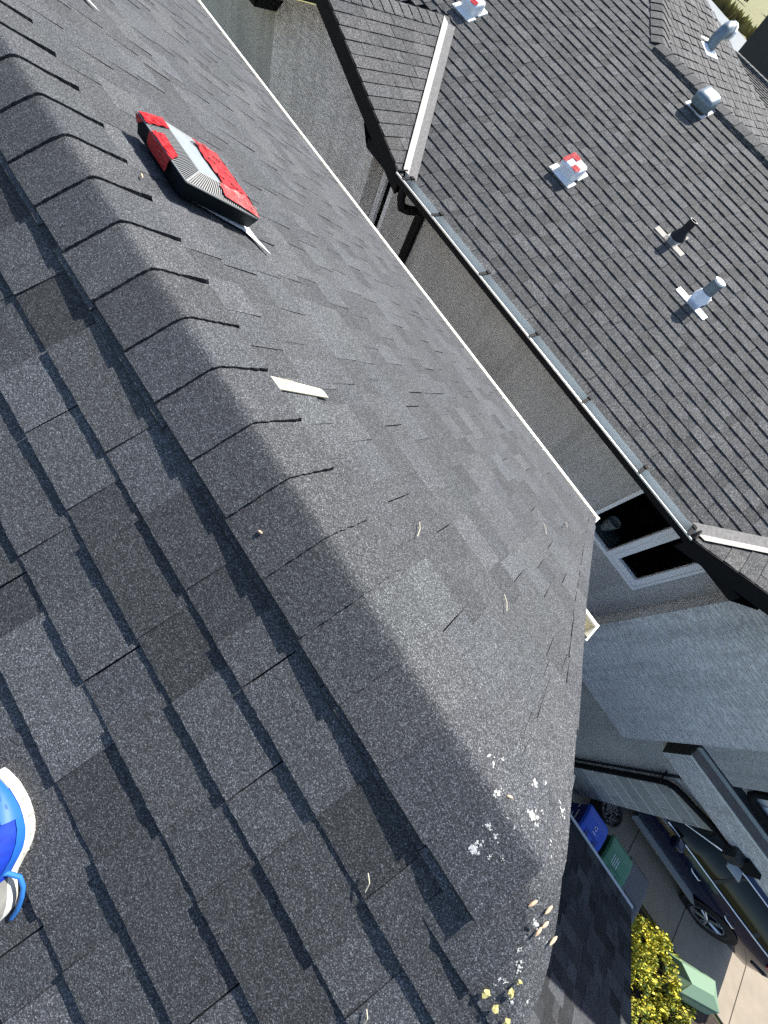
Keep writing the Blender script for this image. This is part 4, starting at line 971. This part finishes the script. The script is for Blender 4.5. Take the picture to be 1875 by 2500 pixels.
for k, (u, k0) in enumerate(((.085, 3.0), (.14, 2.4), (.2, 1.8))):
    for j in range(4): mb.tube([onup(u+.008*j, k0, .0055), onup(u+.008*j, k0-.35, .0055)], .0012, 4)
mb.build('embossed_text', mat('embossed_blue', (.015, .1, .42), .6), ov)
mb = MB()
for u, k0, k1 in ((.52, 3.2, 8.5), (.56, 2.9, 8.8), (.6, 2.8, 9)): mb.tube([onup(u+.01*math.sin(k*2.), lerp(k0, k1, k/8), .006) for k in range(9)], .0055, 6)
mb.build('lace', 'lace', t, smooth=True)
mb = MB(); mb.tube([s1p(*q) for q in ((.035, 1.02, .085), (.05, 1.008, .075), (.066, 1.004, .05), (.09, .999, .035), (.112, 1.006, .03), (.131, 1.025, .024), (.149, 1.052, .016), (.158, 1.078, .01))], .0052, 7); mb.build('lace_end', 'lace2', t, smooth=True)
mb = MB(); rows = []
for k in range(6):
    u = lerp(.72, .95, k/5); c_ = Vector(AX0)+axn*(u*LN); rows.append([s1p(c_.x+pern.x*q, c_.y+pern.y*q, .135+.05*(1-abs(q)/.06)+.004*k) for q in (-.062, -.04, 0, .03, .05)])
mb.grid(rows); mb.build('trouser_cuff', 'greyf', t, smooth=True)

# droppings, leaves, husks, twigs
DRO = [(0.615, 0.297, 45), (0.649, 0.315, 14), (0.668, 0.335, 12), (0.748, 0.319, 22), (0.741, 0.304, 10), (0.769, 0.288, 10), (0.778, 0.279, 26), (0.762, 0.246, 10), (0.777, 0.268, 8), (0.808, 0.307, 14), (0.759, 0.286, 8), (0.8, 0.233, 7), (0.814, 0.204, 14), (0.833, 0.231, 16), (0.822, 0.2, 8), (0.889, 0.258, 24), (0.86, 0.188, 16), (0.879, 0.212, 18), (0.892, 0.216, 14), (0.884, 0.197, 10), (0.931, 0.208, 20), (0.97, 0.24, 18), (0.843, 0.332, 30), (0.787, 0.341, 16), (0.794, 0.46, 10), (0.753, 0.331, 8), (0.862, 0.273, 20), (0.85, 0.273, 10), (0.889, 0.33, 12), (0.92, 0.345, 10), (0.9, 0.34, 10), (0.5, 0.449, 16), (0.519, 0.445, 14), (0.538, 0.479, 11), (0.564, 0.407, 32), (0.649, 0.527, 22), (0.68, 0.564, 16), (0.663, 0.455, 36), (0.679, 0.463, 20), (0.79, 0.583, 24), (0.687, 0.489, 11), (0.747, 0.476, 17), (0.738, 0.448, 20), (0.74, 0.436, 16), (0.647, 0.409, 9), (0.612, 0.391, 12), (0.636, 0.39, 11), (0.597, 0.347, 22), (0.608, 0.346, 12), (0.627, 0.345, 19), (0.616, 0.321, 11), (0.649, 0.315, 11), (0.669, 0.334, 9), (0.714, 0.806, 8), (0.75, 1.1, 8), (-1.237, 0.347, 7), (-0.492, 0.361, 8), (-1.067, 0.312, 4), (-0.646, 0.078, 3), (-0.019, 0.309, 5), (0.259, 0.429, 5), (0.251, 0.385, 6), (0.268, 0.382, 5), (0.131, 0.47, 4), (0.072, 0.759, 5), (0.162, 0.52, 6), (0.325, 0.988, 4), (-0.085, 0.785, 7), (-0.065, 0.767, 5), (0.494, -0.158, 5), (0.397, 0.526, 8)]
random.seed(44); mb = MB()
def lift_at(x, y):
    if x < .735 and abs(y-YR) < .18:
        e = min([q for q in ends if q >= x]); return 1.1*lerp(.018, .028 if e < .7 else .038, (x-e+.25)/.25)+.0012
    if x < .735: return .0095
    if x < .857 and y < .36: return 1.1*lerp(.009, .019, (x-.66)/.2)+.001
    return .0098
DRO += [(random.uniform(.45, .98), random.gauss(.33, .12), random.choice((3, 4, 5, 7))) for k in range(70)]
DRO = [q for q in DRO if q[1] > .16 and q[0] < xr(q[1])-.02]
for x, y, r in DRO:
    rad = r*.00027*(1.0 if y < .42 else 1.25); capped = (x < .735 and abs(y-YR) < .185)
    for k in range(11 if r > 20 else 6 if r > 9 else 2):
        px, py = (x+random.gauss(0, rad*.8), y+random.gauss(0, rad*.8)) if k else (x, y); rr = rad*(.6 if k == 0 else random.uniform(.18, .42))
        base = lift_at(px, py)
        nn = 14; c_ = surf(px, py, base); ringv = []
        for j in range(nn):
            a = 2*math.pi*j/nn; q = rr*random.choice((.5, .8, 1., 1.25)); ringv.append(surf(px+q*math.cos(a), py+q*math.sin(a)*1.15, base-.0006))
        for j in range(nn): mb.face([c_, ringv[j], ringv[(j+1) % nn]])
mb.build('bird_droppings', 'drop', kind='stuff')
LEAF = [(.878, .171, 'yellow leaf scrap lying left of the others beside the curled shingle edge'), (.911, .214, 'largest crumpled yellow leaf scrap near the folded shingle'), (.911, .173, 'yellow leaf scrap halfway down the end shingle'), (.949, .177, 'yellow leaf scrap lowest on the end shingle at the bottom edge'), (.906, .239, 'ochre leaf scrap among white droppings'), (.851, .158, 'tiny ochre scrap stuck at the shingle corner')]
for i, (x, y, lab) in enumerate(LEAF):
    sz = (.0095, .0105, .009, .009, .006, .004)[i]; mb = MB(); c_ = surf(x, y, .02); n_ = 8
    rg = [surf(x+sz*random.uniform(.7, 1.2)*math.cos(6.283*k/n_), y+sz*random.uniform(.6, 1.2)*math.sin(6.283*k/n_), .014+random.uniform(0, .009)) for k in range(n_)]
    for k in range(n_): mb.face([c_, rg[k], rg[(k+1) % n_]])
    tag(mb.build('leaf', 'leafy'), lab, 'leaf', 'yellow leaf scraps on the roof end')
HUSK = [(.807, .35, 'brown husk lying just right of the black shingle slit'), (.852, .377, 'tan cluster husk right of the black slit among droppings'), (.869, .353, 'reddish husk in the middle of the group near the roof end'), (.927, .358, 'long pink husk nearest the roof edge'), (.862, .33, 'ochre husk below the reddish one'), (.738, .568, 'brown husk with a dark hole up the bright slope'), (.593, .429, 'ochre crumb beside the ridge among droppings'), (-.284, .27, 'small tan crumb alone on a middle ridge cap'), (-1.685, .60, 'small tan twig end in front of the taped vent')]
for i, (x, y, lab) in enumerate(HUSK):
    ln = (.013, .014, .012, .015, .012, .013, .010, .007, .015)[i]; a = (1.3, 1.3, 1.2, 1.25, 1.5, .9, .6, .3, -.3)[i]; d = Vector((math.cos(a), math.sin(a)))*ln; bz = .031 if (x < .735 and abs(y-YR) < .19) else .018
    mb = MB(); mb.tube([surf(x+d.x*k, y+d.y*k, bz) for k in (-1, -.6, 0, .6, 1)], [.001, .003, .0038, .003, .001], 7); tag(mb.build('husk', 'husk', smooth=True), lab, 'husk', 'dry husks scattered on the near roof')
TW = [((-.1, .80), (-.06, .74), 'curved pale straw on the bright slope right of the paper'), ((.3, 1.0), (.345, .94), 'curled straw piece low on the bright slope'), ((.25, 1.9), (.3, 1.82), 'thin straw near the white gutter end'), ((.36, 2.3), (.39, 2.25), 'short straw close to the end of the white gutter'), ((.753, -.042), (.774, -.064), 'pale straw stalk at the bottom edge on the dark slope'), ((.531, .092), (.559, .068), 'thin brown stalk below the shingle shadow on the dark slope')]
for (a, b_, lab) in TW:
    mb = MB(); mid = ((a[0]+b_[0])/2+.003, (a[1]+b_[1])/2+.004); mb.tube([surf(*a, .02), surf(*mid, .024), surf(*b_, .02)], .0016, 5); tag(mb.build('straw', 'twig'), lab, 'straw', 'loose straws on the near roof')
for o in bpy.data.objects:
    if '_o' in o: del o['_o']
